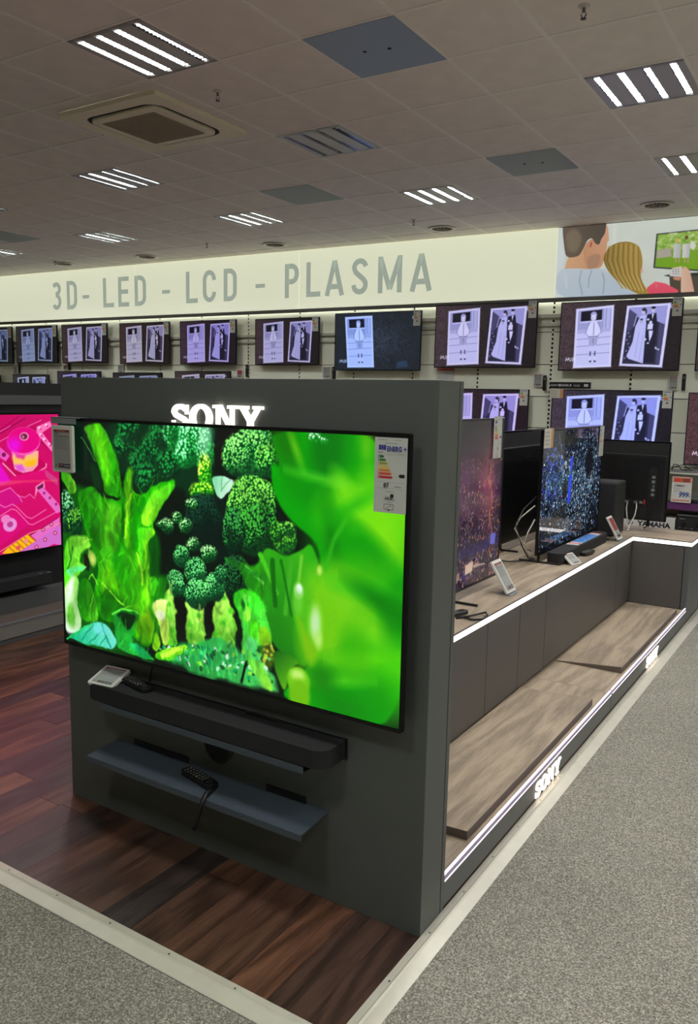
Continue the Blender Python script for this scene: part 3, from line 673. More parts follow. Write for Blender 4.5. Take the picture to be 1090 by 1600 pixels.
def old_photo_boy(c, q, b=1.0):
    """old snapshot of a small boy on the steps; q maps (0..1, 0..1) to the canvas"""
    k = lambda *v: tuple(x*b for x in v)
    c.poly([q(0,0),q(1,0),q(1,1),q(0,1)], k(205,205,225)); 
    for i in range(24): c.ell(q(i/23,0), .006, .006, k(205,205,225)); c.ell(q(i/23,1), .006, .006, k(205,205,225))
    c.poly([q(.06,.035),q(.94,.035),q(.94,.965),q(.06,.965)], k(190,192,222))
    c.poly([q(.06,.035),q(.94,.035),q(.94,.36),q(.06,.36)], k(150,152,190)); c.poly([q(.14,.05),q(.70,.05),q(.70,.22),q(.14,.22)], k(22,20,32)); c.poly([q(.12,.22),q(.72,.22),q(.72,.24),q(.12,.24)], k(200,200,225))
    for u in (.76,.84,.88): c.poly([q(u,.035),q(u+.02,.035),q(u+.02,.36),q(u,.36)], k(195,198,225))
    c.poly([q(.06,.36),q(.94,.36),q(.94,.42),q(.06,.42)], k(165,168,200))
    for v in (.52,.64,.78): c.line([q(.06,v),q(.94,v-.015)], .008, k(120,122,160))
    c.ell(q(.48,.30), .035, .05, k(120,118,150), al=.0)
    c.poly([q(.40,.24),q(.58,.24),q(.66,.34),q(.71,.44),q(.66,.49),q(.61,.47),q(.61,.50),q(.37,.50),q(.37,.47),q(.32,.49),q(.27,.44),q(.32,.34)], k(206,208,230)); c.line([q(.40,.245),q(.32,.34),q(.275,.44)], .006, k(120,120,152)); c.line([q(.58,.245),q(.66,.34),q(.71,.44)], .006, k(120,120,152))
    c.line([q(.36,.26),q(.29,.42),q(.36,.48)], .010, k(130,130,160)); c.line([q(.62,.26),q(.70,.42),q(.62,.48)], .010, k(130,130,160)); c.line([q(.50,.26),q(.50,.46)], .008, k(70,70,100)); c.line([q(.36,.485),q(.62,.485)], .009, k(60,60,90))
    c.poly([q(.38,.49),q(.62,.49),q(.60,.62),q(.53,.66),q(.50,.56),q(.46,.66),q(.39,.62)], k(160,160,192)); c.line([q(.50,.52),q(.50,.62)], .007, k(70,70,100))
    for u in (.44,.56): c.line([q(u,.64),q(u,.78)], .018, k(196,196,222)); c.line([q(u,.74),q(u,.80)], .022, k(80,78,108)); c.line([q(u-.01,.82),q(u+.01,.88)], .016, k(210,210,230)); c.ell(q(u+.01,.90), .017, .014, k(50,48,70))
    c.ell(q(.48,.115), .044, .040, k(150,150,182)); c.ell(q(.48,.17), .042, .052, k(206,206,226)); c.line([q(.41,.12),q(.50,.105),q(.56,.13)], .016, k(160,160,190), .012); c.ell(q(.44,.175), .006, .005, k(70,70,100)); c.ell(q(.53,.175), .006, .005, k(70,70,100)); c.line([q(.45,.21),q(.52,.21)], .005, k(110,110,140))
def old_photo_wedding(c, q, b=1.0):
    """old snapshot of a bride, a groom and children beside a wall"""
    k = lambda *v: tuple(x*b for x in v)
    c.poly([q(0,0),q(1,0),q(1,1),q(0,1)], k(205,205,228))
    for i in range(24): c.ell(q(i/23,0), .006, .006, k(205,205,228)); c.ell(q(i/23,1), .006, .006, k(205,205,228))
    c.poly([q(.06,.035),q(.93,.035),q(.93,.965),q(.06,.965)], k(46,44,62))
    c.poly([q(.06,.035),q(.93,.035),q(.93,.33),q(.70,.26),q(.30,.20),q(.06,.12)], k(150,150,198)); c.poly([q(.06,.05),q(.28,.16),q(.22,.35),q(.06,.5)], k(70,68,98))
    c.poly([q(.80,.30),q(.93,.34),q(.93,.95),q(.84,.95)], k(70,68,96))
    for i in range(16): c.ell(q(.10+.02*(i % 5),.42+.03*i), .014, .014, k(110,108,140) if i % 2 else k(40,38,56))
    c.poly([q(.50,.16),q(.70,.14),q(.76,.34),q(.78,.70),q(.80,.93),q(.52,.93),q(.48,.40)], k(30,29,44))
    c.poly([q(.26,.34),q(.34,.18),q(.46,.16),q(.50,.30),q(.52,.55),q(.55,.95),q(.20,.88),q(.14,.84),q(.24,.60)], k(182,184,222)); c.line([q(.36,.44),q(.34,.86)], .006, k(140,142,185)); c.line([q(.46,.50),q(.45,.90)], .006, k(140,142,185))
    c.ell(q(.40,.11), .028, .036, k(190,186,210)); c.ell(q(.41,.075), .032, .024, k(52,46,62)); c.ell(q(.46,.11), .012, .03, k(52,46,62))
    c.ell(q(.62,.09), .026, .036, k(186,182,206)); c.ell(q(.62,.055), .030, .018, k(26,24,34)); c.poly([q(.60,.15),q(.65,.15),q(.63,.24)], k(210,210,228))
    c.ell(q(.60,.29), .022, .026, k(200,198,220)); c.poly([q(.54,.31),q(.66,.31),q(.66,.40),q(.54,.40)], k(205,205,230)); c.ell(q(.53,.24), .020, .014, k(205,205,230))
    c.poly([q(.58,.42),q(.68,.42),q(.67,.50),q(.63,.60),q(.60,.50)], k(205,206,232)); c.ell(q(.60,.62), .016, .010, k(220,220,236)); c.ell(q(.53,.56), .014, .016, k(205,205,230)); c.ell(q(.38,.27), .022, .028, k(170,168,198)); c.ell(q(.38,.235), .022, .014, k(66,60,84)); c.line([q(.26,.16),q(.22,.34)], .012, k(170,170,205))
    c.ell(q(.80,.70), .016, .010, k(215,215,232)); c.ell(q(.86,.72), .014, .009, k(215,215,232)); c.line([q(.78,.68),q(.82,.72)], .01, k(190,190,215))
def paint_photos(kind=0):
    c = Cv(1.74, 118, (40, 33, 42)); n = fbm(c.X, c.Y, 50, 6, 3)
    base = np.array([62, 50, 50])/255*(1-.55*np.clip(c.X/1.2, 0, 1))[..., None]
    if kind == 1: base = np.array([34, 34, 34])/255*np.ones_like(c.a)
    c.a = base*(.45+1.1*n)[..., None]+.02
    if kind == 1:
        g = np.exp(-((c.X-.95)/.45)**2-((c.Y-.5)/.3)**2)[..., None]; c.a += g*n[..., None]*np.array([.14, .15, .16])
        c.poly([(1.30,.86),(1.48,.84),(1.52,.95),(1.28,.97)], (60,80,100), .02, al=.6)
    a = [(.19,.06),(.56,.055),(.57,.95),(.19,.965)] if kind == 0 else [(.20,.06),(.77,.05),(.83,.955),(.27,.96)]
    def bil(a): return lambda u, v: tuple(np.array(a[0])*(1-u)*(1-v)+np.array(a[1])*u*(1-v)+np.array(a[2])*u*v+np.array(a[3])*(1-u)*v)
    if kind == 0:
        a = [(.22,.095),(.78,.055),(.79,.955),(.22,.975)]; b = [(.97,.075),(1.58,.055),(1.52,.965),(.91,.94)]
        old_photo_boy(c, bil(a)); old_photo_wedding(c, bil(b))
    else:
        old_photo_boy(c, bil(a), 1.05)
    c.ell((1.60,.10), .026, .026, (200,200,225)); c.ell((1.60,.10), .014, .014, (40,40,60))
    for p in ([(.10,.87),(.11,.82),(.13,.86),(.15,.82),(.16,.87)],[(.18,.87),(.185,.82)],[(.205,.87),(.21,.82),(.235,.87),(.24,.82)]): c.line(p, .008, (225,225,235), .006)
    return c

def paint_poster():
    c = Cv(3.0, 150, (214, 222, 214)); P = PO; n = fbm(c.X, c.Y, 4, 3)[..., None]; c.a = c.a*(.94+.08*n)
    for x in (930,945,962): c.line([P(x,340),P(x-6,470)], .02, (236,240,238), .05, al=.6)
    c.poly([P(868,420),P(878,352),P(886,340),P(878,470),P(866,470)], (214,224,226), .02)
    # television in the picture
    c.poly([P(1026,366),P(1160,352),P(1160,430),P(1021,420)], (70,74,76)); c.poly([P(1028.5,368),P(1160,354),P(1160,427),P(1024,418)], (128,164,66), .01, (120,170,40), (0,1))
    c.poly([P(1028.5,368),P(1160,354),P(1160,390),P(1027,392)], (150,186,86), .02)
    for i in range(90):
        rs = np.random.RandomState(i); x = 1028+rs.rand()*110; y = 368-(x-1028)*.1+rs.rand()*24; c.ell(P(x,y), .02, .016, [(176,206,120),(110,150,60),(206,220,170)][i % 3], .02, al=.7)
    c.poly([P(1027,392),P(1048,388),P(1050,402),P(1026,405)], (176,170,160), .02)
    for x,k,hh in ((1058,(214,180,90),(206,206,206)),(1072,(110,86,60),(222,222,216))):
        c.ell(P(x+1,377 if x < 1070 else 372), .022, .026, k); c.poly([P(x-5,383),P(x+6,381),P(x+6,396),P(x+5,404),P(x-6,404)], hh, .006, (180,184,190), (1,0)); c.line([P(x-2,404),P(x-2,411)], .014, (196,160,130)); c.line([P(x+3,404),P(x+3,411)], .014, (196,160,130))
    c.poly([P(1080,376),P(1088,384),P(1084,392),P(1078,388)], (222,222,216), .006)
    c.poly([P(1037,432),P(1050,429),P(1160,424),P(1160,440),P(1048,434)], (58,58,54)); c.poly([P(1046,434),P(1160,430),P(1160,468),P(1048,462)], (84,76,64)); 
    # forearm with the remote
    c.poly([P(1064,424),P(1070,417),P(1078,424),P(1086,462),P(1064,462)], (222,186,164), .006, (206,166,146), (1,0)); c.poly([P(1050,420),P(1066,417),P(1066,428),P(1050,428)], (228,196,178), .008)
    c.poly([P(1046,431),P(1052,420),P(1064,420),P(1065,434),P(1048,433)], (206,206,204)); 
    for i in range(9): c.ell(P(1052+(i % 3)*4, 422+(i//3)*3.4), .007, .006, (90,90,96))
    c.poly([P(1052,434),P(1064,434),P(1062,440),P(1053,438)], (200,140,110))
    # pink shoulder
    c.poly([P(1008,462),P(1012,450),P(1024,441),P(1040,444),P(1060,455),P(1058,466),P(1005,466)], (232,96,116), .01, (214,76,100), (0,1)); c.line([P(1024,441),P(1027,450)], .01, (240,130,140), .008)
    # man
    c.smooth = True
    c.poly([P(893,392),P(950,380),P(946,400),P(940,422),P(906,426),P(880,426)], (198,150,112), .006, (216,172,134), (-1,-.4))
    c.poly([P(944,356),P(951,352),P(952,374),P(953,376),P(949,380),P(949,392),P(942,400),P(936,418),P(918,422),P(912,400),P(914,382),P(924,376)], (214,168,136), .005, (196,146,112), (-.6,.5))
    c.poly([P(918,402),P(936,396),P(940,404),P(934,420),P(918,422)], (170,136,112), .02, al=.8)
    c.poly([P(879,352),P(890,346),P(952,336),P(948,352),P(946,366),P(940,374),P(937,384),P(930,381),P(926,372),P(918,376),P(912,390),P(905,402),P(885,404),P(882,384)], (110,98,86), .006, (86,78,70), (1,-.3))
    c.poly([P(884,366),P(900,356),P(912,372),P(902,396),P(888,394)], (136,124,104), .05, al=.7)
    c.ell(P(923,382), .036, .060, (214,160,130), .006, (198,136,108), rot=12); c.ell(P(924,383), .014, .034, (158,100,80), .008, rot=10)
    # sleeve and back
    c.poly([P(868,470),P(871,422),P(900,420),P(922,422),P(938,419),P(952,428),P(976,444),P(1002,470)], (178,194,210), .006, (196,208,220), (-.3,-1))
    for a,b,d_ in (((909,424),(906,440),(911,462)),((925,424),(921,436),(920,450)),((942,428),(945,440),(943,460))): c.line([P(*a),P(*b),P(*d_)], .010, (132,152,172), .012)
    c.line([P(884,430),P(886,450)], .03, (206,216,226), .03)
    # blonde hair
    c.poly([P(943,410),P(946,396),P(954,385),P(968,379),P(984,378),P(998,384),P(1003,396),P(1005,414),P(1001,428),P(1003,440),P(1010,452),P(1016,462),P(998,462),P(984,454),P(968,442),P(954,430)], (170,142,72), .006, (126,104,52), (-1,.2))
    c.ell(P(1003,424), .02, .04, (214,160,140), .01, al=.7)
    for i in range(26):
        t = i/25; x0 = 950+48*t; k = [(206,180,104),(116,92,46),(188,160,84),(226,204,136)][i % 4]
        c.line([P(x0,386-5*math.sin(t*3.1)),P(x0-3+3*t,408),P(x0+6*(1-t),430),P(x0+22-12*t,452+4*t)], .007, k, .008, al=.75)
    return c

def paint_energy():
    c = Cv(.485, 250, (196, 198, 190)); A = c.asp
    c.poly([(.06,.10),(.17,.10),(.17,.165),(.06,.165)], (40,50,140)); 
    for i in range(10): c.ell((.115+.022*math.cos(i*.628), .132+.022*math.sin(i*.628)), .004, .004, (200,190,90))
    for i,(k,w) in enumerate((((20,100,50),.09),((60,120,40),.12),((150,150,50),.145),((214,190,60),.165),((220,130,50),.19),((206,80,50),.21),((190,50,50),.225))):
        y = .235+i*.0455; c.poly([(.055,y),(.055+w-.018,y),(.055+w,y+.017),(.055+w-.018,y+.034),(.055,y+.034)], k); c.ell((.07,y+.017), .007, .008, (225,225,220))
    c.poly([(.365,.50),(.385,.477),(.455,.477),(.455,.523),(.385,.523)], (20,18,18))
    for y in (.225,.59,.67): c.line([(.05,y),(.45,y+.006)], .003, (130,132,128))
    for x in (.05,.10,.15,.30,.35): c.line([(x,.03),(x+.035,.032)], .006, (90,92,90))
    c.line([(.15,.075),(.34,.078)], .006, (120,120,116)); c.line([(.05,.195),(.12,.197)], .008, (70,70,70)); c.line([(.36,.215),(.44,.215)], .005, (120,120,116))
    c.line([(.31,.645),(.40,.648)], .010, (110,110,108)); c.line([(.18,.715),(.30,.715)], .006, (110,110,108))
    c.poly([(.25,.745),(.30,.745),(.30,.795),(.25,.795)], (30,30,30)); c.line([(.16,.815),(.32,.82)], .008, (100,100,100)); c.line([(.2,.86),(.27,.86)], .005, (120,120,116))
    for a,b in (((.16,.885),(.30,.885)),((.30,.885),(.30,.955)),((.16,.955),(.30,.955)),((.16,.885),(.16,.955)),((.19,.94),(.27,.90))): c.line([a,b], .006, (60,60,60))
    c.ell((.23,.965), .016, .008, (30,30,30))
    return c
def paint_small_energy():
    c = Cv(.5, 40, (206, 208, 200)); 
    for i,k in enumerate(((60,140,70),(150,170,60),(230,200,60),(230,140,60),(220,70,50))): c.poly([(.06,.22+i*.06),(.16+i*.03,.22+i*.06),(.19+i*.03,.25+i*.06),(.16+i*.03,.27+i*.06),(.06,.27+i*.06)], k)
    c.poly([(.06,.08),(.44,.08),(.44,.14),(.06,.14)], (110,116,150), al=.7); c.poly([(.36,.40),(.46,.37),(.46,.43)], (40,40,40)); c.poly([(.2,.66),(.32,.66),(.32,.76),(.2,.76)], (110,112,112)); c.line([(.12,.56),(.38,.56)], .03, (150,150,146))
    return c
def paint_tag(kind=0):
    c = Cv(.52, 110, (150, 151, 147)) if kind < 3 else Cv(.8, 70, (160,162,158)); A = c.asp
    if kind == 1:
        c.poly([(0,0),(A,0),(A,.62),(0,.62)], (130,46,46))
        for i in range(9): c.line([(.08,.08+i*.055),(A-.1-.05*(i % 3),.08+i*.055)], .012, (170,100,96))
    else:
        c.poly([(.02,.0),(A-.02,.0),(A-.02,.065),(.02,.065)], (120,40,40)); c.line([(.12,.035),(A-.15,.035)], .016, (190,140,136))
        c.line([(.04,.10),(.14,.10)], .022, (80,40,40)); c.line([(.03,.165),(A-.04,.165)], .018, (70,70,70))
        for i in range(9): c.line([(.04,.22+i*.033),(A-.05-.06*((i*7) % 4)/2,.22+i*.033)], .009, (104,104,102))
    if kind != 1:
        c.poly([(A*.28,.86),(A*.60,.86),(A*.60,.96),(A*.28,.96)], (60,24,30)); c.poly([(A*.64,.86),(A*.97,.86),(A*.97,.96),(A*.64,.96)], (40,36,44))
        c.line([(A*.34,.90),(A*.54,.90)], .02, (180,150,150)); c.line([(A*.70,.91),(A*.92,.91)], .025, (190,190,196)); c.ell((A*.14,.91), .02, .03, (70,76,110))
    else:
        c.poly([(.05,.84),(A-.05,.84),(A-.05,.95),(.05,.95)], (60,30,34)); c.line([(.08,.75),(A-.08,.75)], .02, (90,90,90))
    return c
def paint_leaflet():
    c = Cv(.30, 160, (206, 210, 214)); A = .30
    c.poly([(0,.13),(A,.13),(A,.8),(0,.8)], (40,90,170), .02, (90,150,210), (1,.3))
    c.poly([(0,0),(A,0),(A,.10),(0,.10)], (180,60,60)); c.poly([(.03,.02),(.26,.02),(.26,.07),(.03,.07)], (225,215,210))
    for i in range(22):
        rs = np.random.RandomState(i+3); c.ell((rs.rand()*A, .15+rs.rand()*.62), .03, .02, [(20,40,110),(150,190,230),(30,110,150)][i % 3], .02, al=.6)
    c.poly([(0,.84),(A,.84),(A,.93),(0,.93)], (200,70,60)); c.line([(.05,.89),(.24,.89)], .02, (235,225,220)); c.line([(.04,.96),(.2,.96)], .015, (110,90,90))
    return c
def paint_offer():
    c = Cv(.72, 90, (216, 214, 206)); A = .72
    c.poly([(.04,.04),(.68,.04),(.68,.22),(.04,.22)], (206,110,84), .01); c.poly([(.08,.08),(.30,.06),(.32,.18),(.10,.2)], (228,80,56), .02); c.poly([(.36,.08),(.64,.06),(.6,.2),(.4,.2)], (150,70,60), .03)
    for i in range(6): c.line([(.08,.34+i*.05),(.30+.07*(i % 3),.34+i*.05)], .012, (130,134,140))
    c.poly([(.04,.90),(.68,.90),(.68,.95),(.04,.95)], (206,120,96), .01); c.poly([(.0,0),(.72,0),(.72,.02),(0,.02)], (214,140,110))
    return c
def paint_offer2():
    c = Cv(.75, 40, (206, 206, 200)); c.poly([(0,.03),(.75,.03),(.75,.24),(0,.24)], (206,110,90))
    for i in range(5): c.line([(.08,.42+i*.11),(.45+.1*(i % 2),.42+i*.11)], .03, (150,150,150))
    return c
def paint_orange_card():
    c = Cv(.55, 50, (206, 202, 190)); c.poly([(.42,0),(.55,0),(.55,1),(.42,1)], (206,150,90), .02)
    for i in range(4): c.line([(.06,.2+i*.2),(.30,.2+i*.2)], .04, (150,146,140))
    return c

# ------------------------------------------------------------------ materials
M_carpet = carpet_mat()
M_plank = wood('dark_wood_plank', [(78, 54, 42), (58, 44, 38), (92, 62, 46), (70, 50, 40), (54, 46, 42), (84, 58, 42), (64, 46, 38), (98, 68, 50)], 'Y', 0.34, .55, 1.45, 1.2, 130, 0.08)
M_oak = wood('grey_oak_board', [(150, 134, 114)], 'Y', 0.5, .70, 1.30, 1.0, 190)
M_oakx = wood('grey_oak_board_across', [(150, 134, 114)], 'X', 0.5, .70, 1.30, 1.0, 190)
M_oakedge = pm('grey_brown_edge_band', (96, 86, 78), 0.5, scale=60)
M_anth = pm('anthracite_laminate', (86, 88, 88), 0.42, var=.03, scale=8, bump=.12, bscale=500)
M_door = pm('anthracite_door_laminate', (84, 80, 78), 0.45, var=.03, scale=8, bump=.12, bscale=500)
M_tower = pm('tower_laminate', (82, 86, 83), 0.42, var=.03, scale=8, bump=.12, bscale=500)
M_gap = pm('black_gap', (12, 12, 12), 0.8)
M_black = pm('black_plastic', (20, 20, 21), 0.35, var=.1)
M_blackm = pm('matt_black_plastic', (24, 24, 25), 0.6, var=.1, bump=.2)
M_bezel = pm('black_metal_bezel', (16, 16, 18), 0.28, metal=.3)
M_grill = pm('black_speaker_cloth', (26, 26, 27), 0.9, var=.2, scale=600, bump=.3, bscale=900)
M_white = pm('white_plastic', (214, 212, 204), 0.4, var=.02)
M_paper = pm('white_card', (212, 210, 204), 0.7, var=.02)
M_shelfmetal = pm('blue_grey_painted_metal', (66, 76, 84), 0.45, var=.03)
M_strip = pm('aluminium_strip', (150, 156, 160), 0.35, metal=.5, var=.03)
M_trim = pm('cream_metal_edge_profile', (196, 192, 176), 0.35, metal=.15, var=.05, scale=12)
M_screw = pm('screw_head', (120, 118, 110), 0.3, metal=.8)
M_wall = pm('pale_green_grey_wall_panel', (240, 243, 222), 0.6, var=.015, scale=3)
M_rail = pm('pale_rail_metal', (200, 202, 190), 0.4, var=.02)
M_tile = pm('mineral_fibre_tile', (243, 237, 231), 0.9, var=.04, scale=6, bump=.3, bscale=120)
M_tbar = pm('ceiling_tee_bar', (248, 244, 238), 0.5, var=.02)
M_plate = pm('grey_access_panel', (128, 136, 134), 0.45, metal=.1, var=.03)
M_plate2 = pm('blue_grey_access_panel', (138, 156, 186), 0.4, metal=.1, var=.03)
M_lampbody = pm('fixture_painted_metal', (178, 176, 176), 0.35, var=.02)
M_louvre = pm('mirror_louvre', (200, 204, 210), 0.15, metal=.9, var=.02)
M_lamp = pm('lit_lamp_strip', (255, 250, 240), 0.5, emit=((250, 251, 250), LAMP))
M_lampoff = pm('unlit_lamp_strip', (120, 130, 150), 0.2, metal=.4)  # bluish reflection put into the strip colour
M_cream = pm('cream_air_conditioner', (246, 237, 212), 0.5, var=.03)
M_acgrill = pm('beige_grille', (176, 164, 146), 0.7, var=.05)
M_led = pm('lit_led_strip', (255, 250, 246), 0.4, emit=((255, 250, 246), LED))
M_led2 = pm('lit_led_edge', (250, 236, 255), 0.4, emit=((250, 238, 255), 1.25))
M_diff = pm('lavender_diffuser', (170, 158, 184), 0.4)
M_logo = pm('lit_logo', (255, 248, 240), 0.4, emit=((255, 246, 236), LOGO))
M_logo2 = pm('lit_logo_low', (255, 240, 230), 0.4, emit=((255, 238, 226), 1.7))
M_sign = pm('sign_fascia_with_glow', (226, 228, 204), 0.6, var=.015, scale=2, emit=((228, 232, 206), SIGN))  # added glow stands in for light falling on the fascia
M_letter = pm('grey_green_sign_letter', (160, 170, 160), 0.6, var=.02, emit=((160, 172, 160), SIGN*1.0))  # letters carry the same added glow
M_cable = pm('black_cable', (20, 20, 20), 0.5)
M_cablew = pm('white_cable', (196, 192, 182), 0.5)
M_ink = pm('dark_print', (36, 36, 40), 0.6)
M_inkblue = pm('blue_print', (40, 50, 140), 0.6)
M_priceblue = pm('price_blue_print', (40, 80, 150), 0.6)
M_whiteink = pm('white_print', (220, 220, 222), 0.5)
M_purple = pm('purple_shelf_strip', (92, 44, 96), 0.5)
M_greymetal = pm('grey_shelf_metal', (104, 104, 100), 0.5)
M_silver = pm('silver_connector', (170, 172, 176), 0.3, metal=.7)
M_red = pm('red_socket', (170, 40, 30), 0.4)
M_green = pm('green_board', (70, 100, 80), 0.5)
M_base = pm('pale_grey_plinth', (120, 116, 110), 0.5, var=.03)
M_print = print_mat()

# ------------------------------------------------------------------ setting
def wallY(x): return 7.26+math.tan(TH)*x
TH = .033
WALLROT = (0, 0, TH)
def wp(u, v, z): return (u*math.cos(TH)+v*math.sin(TH), 7.26+u*math.sin(TH)-v*math.cos(TH), z)

floor = thing('floor', None, None); tag(floor, kind='structure')
rnd = random.Random(5)
plank = None
for i in range(28):
    x1 = 0.035-i*.13; off = rnd.random()*1.2; y = -.455
    first = .25+rnd.random()*.9
    while y < 2.6:
        L_ = first if y < -.4 else 1.2
        if y+L_ > 2.6: L_ = 2.6-y
        m = MB().box(-.0645, .0645, .001, L_-.001, -.010, 0)
        p = obj('plank', m, M_plank, floor, loc=(x1-.065, y, 0)); y += L_
sub = MB().box(-13, .04, -.46, 10, -.05, -.0101)
obj('subfloor', sub, M_gap, floor)
m = MB()
for i in range(60):
    m.box(-3.606-(i+1)*.13+.001, -3.606-i*.13-.001, -.455, 8, -.010, 0)
for i in range(28):
    m.box(.035-(i+1)*.13+.001, .035-i*.13-.001, 2.6, 8, -.010, 0)
tag(obj('far_planks', m, M_plank, floor), kind='stuff')
obj('carpet', MB().box(.062, 6.0, -6, 9, -.05, .002).box(-13, .062, -6, -.535, -.05, .002), M_carpet, floor)

def profile(name, L_, flip):
    """low ridged edge profile, cross-section in XZ, running along +Y"""
    s = -1 if flip else 1
    pr = [(0, 0), (.002*s, .006), (.024*s, .008), (.030*s, .012), (.036*s, .009), (.074*s, .002), (.076*s, 0)]
    if flip: pr = pr[::-1]
    return MB().prism(pr, 'y', 0, L_)
t1 = obj('trim_1', profile('a', 12.0, False), M_trim, loc=(-.001, -.532, 0)); tag(t1, kind='structure')
t2 = obj('trim_2', profile('b', 13.0, False), M_trim, loc=(.0, -.455, 0), rot=(0, 0, -math.pi/2)); tag(t2, kind='structure')
t2.location = (-13, -.455, 0)
sc_ = MB()
for i in range(48): sc_.lathe([(.0001, .0005), (.0032, .0005), (.0032, 0)], 8, (.019, .07+i*.245, .0088))
tag(obj('screw_heads', sc_, M_screw, t1), kind='stuff')
sc_ = MB()
for i in range(40): sc_.lathe([(.0001, .0005), (.0032, .0005), (.0032, 0)], 8, (.019, 12.93-i*.245, .0088))
tag(obj('screw_heads', sc_, M_screw, t2), kind='stuff')

# ceiling: tee grid, tiles (each a part), panels and fittings
ceil_ = thing('ceiling', None, None); tag(ceil_, kind='structure')
FIX = {}
for i in range(-12, 13, 4):
    for j in (-6, -3, 0, 3, 6):
        if not (-8 <= i <= 0 and j < 0): FIX[(i, j)] = 'light'     # that bay behind the photographer is unlit
PANELS = {(2, 1): 'blue', (2, 5): 'grey', (-2, 5): 'dark', (-10, 5): 'dark2'}
tile_meshes = {}
stuff_t = MB()
def tile_mesh(): return MB().box(.006, TX-.006, .006, TY-.006, 0, .016)
tm = None
for i in range(-17, 9):
    for j in range(0, 10):
        if (i, j) in FIX or (i, j) in PANELS: continue
        x0 = GX+i*TX; y0 = GY+j*TY
        if i in (-2, -1) and j == 1 or (i == -2 and j == 2) or (i == -1 and j == 2): continue
        lim = wallY(x0)
        if y0+TY > lim-.01:
            if y0 > lim-.03: continue
            a = wallY(x0)-y0-.004; b = wallY(x0+TX)-y0-.004
            o = obj('ceiling_tile', MB().prism([(.006, .006), (TX-.006, .006), (TX-.006, min(b, TY-.006)), (.006, min(a, TY-.006))], 'z', 0, .016), M_tile, ceil_, loc=(x0, y0, CEIL+.004))
            continue
        if tm is None:
            o = obj('ceiling_tile', tile_mesh(), M_tile, ceil_, loc=(x0, y0, CEIL+.004)); tm = o
        else:
            o = tm.copy(); C.objects.link(o); o.location = (x0, y0, CEIL+.004)
for i in range(-18, 17):      # beyond the view
    for j in range(-12, 10):
        if -17 <= i < 9 and j >= 0 or (i, j) in FIX: continue
        x0 = GX+i*TX; y0 = GY+j*TY
        if y0+TY > wallY(x0): continue
        stuff_t.box(x0+.006, x0+TX-.006, y0+.006, y0+TY-.006, CEIL+.004, CEIL+.02)
# cut tiles round the cassette
stuff_t2 = MB()
ax0, ax1, ay0, ay1 = -3.945, -3.035, 1.925, 2.845
for (i, j) in ((-2, 1), (-1, 1), (-2, 2), (-1, 2)):
    x0 = GX+i*TX+.006; x1 = x0+TX-.012; y0 = GY+j*TY+.006; y1 = y0+TY-.012
    if j == 1:
        stuff_t2.box(x0, x1, y0, ay0, CEIL+.004, CEIL+.02)
    else:
        stuff_t2.box(max(x0, ax0), min(x1, ax1), ay1, y1, CEIL+.004, CEIL+.02)
    if i == -2: stuff_t2.box(x0, ax0, max(y0, ay0) if j == 1 else y0, y1, CEIL+.004, CEIL+.02) if ax0 > x0 else None
    if i == -1: stuff_t2.box(ax1, x1, max(y0, ay0) if j == 1 else y0, y1, CEIL+.004, CEIL+.02) if x1 > ax1 else None
tag(obj('cut_tiles', stuff_t2, M_tile, ceil_), kind='stuff')
tag(obj('far_ceiling_tiles', stuff_t, M_tile, ceil_), kind='stuff')
g = MB()
for i in range(-18, 18):
    x = GX+i*TX; g.box(x-.011, x+.011, -6, wallY(x)-.002, CEIL, CEIL+.006)
for j in range(-11, 10):
    y = GY+j*TY; g.box(-13.0, 7, y-.011, y+.011, CEIL+.0004, CEIL+.006)
tag(obj('ceiling_grid', g, M_tbar, ceil_), kind='stuff')
obj('ceiling_slab', MB().box(-13.2, 7.2, -6.2, 8.2, CEIL+.2, CEIL+.3), M_wall, ceil_)

def make_fixture():
    t = thing('recessed_light', '', 'ceiling light')
    xs = [TX*(.125+.25*k) for k in range(4)]; sw = .040
    f = MB(); edges = [.008]+[e for x in xs for e in (x-sw/2, x+sw/2)]+[TX-.008]
    for a, b in zip(edges[::2], edges[1::2]): f.box(a, b, .008, TY-.008, 0, .012)
    f.box(.008, TX-.008, .008, .035, 0, .012).box(.008, TX-.008, TY-.035, TY-.008, 0, .012).box(.008, TX-.008, .008, TY-.008, .07, .074)
    obj('housing', f, M_lampbody, t)
    for x in xs:
        obj('lamp_strip', MB().quad((x-sw/2, .06, .013), (x-sw/2, TY-.06, .013), (x+sw/2, TY-.06, .013), (x+sw/2, .06, .013)), M_lamp, t)
        lv = MB()
        for k in range(19): y = .05+k*(TY-.10)/18; lv.box(x-sw/2, x+sw/2, y-.004, y+.004, .003, .010)
        lv.box(x-sw/2-.002, x-sw/2, .035, TY-.035, 0, .0129).box(x+sw/2, x+sw/2+.002, .035, TY-.035, 0, .0129)
        obj('louvre', lv, M_louvre, t)
    return t
FL = {(0, 0): 'bright four-slot ceiling light nearest the camera, left of the blue-grey ceiling panel',
      (4, 3): 'four-slot ceiling light in the upper right corner of the view',
      (0, 3): 'unlit four-slot ceiling light with a bluish reflection coloured into its strips, right of the cream air conditioner',
      (0, 6): 'four-slot ceiling light before the wall sign, above the last letters of PLASMA',
      (4, 6): 'four-slot ceiling light cut by the right picture edge, behind the one at upper right',
      (-4, 3): 'four-slot ceiling light just beyond the cream air conditioner, on its left',
      (-4, 6): 'far four-slot ceiling light above the LCD letters of the wall sign',
      (-8, 6): 'far four-slot ceiling light above the 3D letters of the wall sign',
      (-12, 6): 'farthest four-slot ceiling light, cut by the left picture edge'}
fx = None
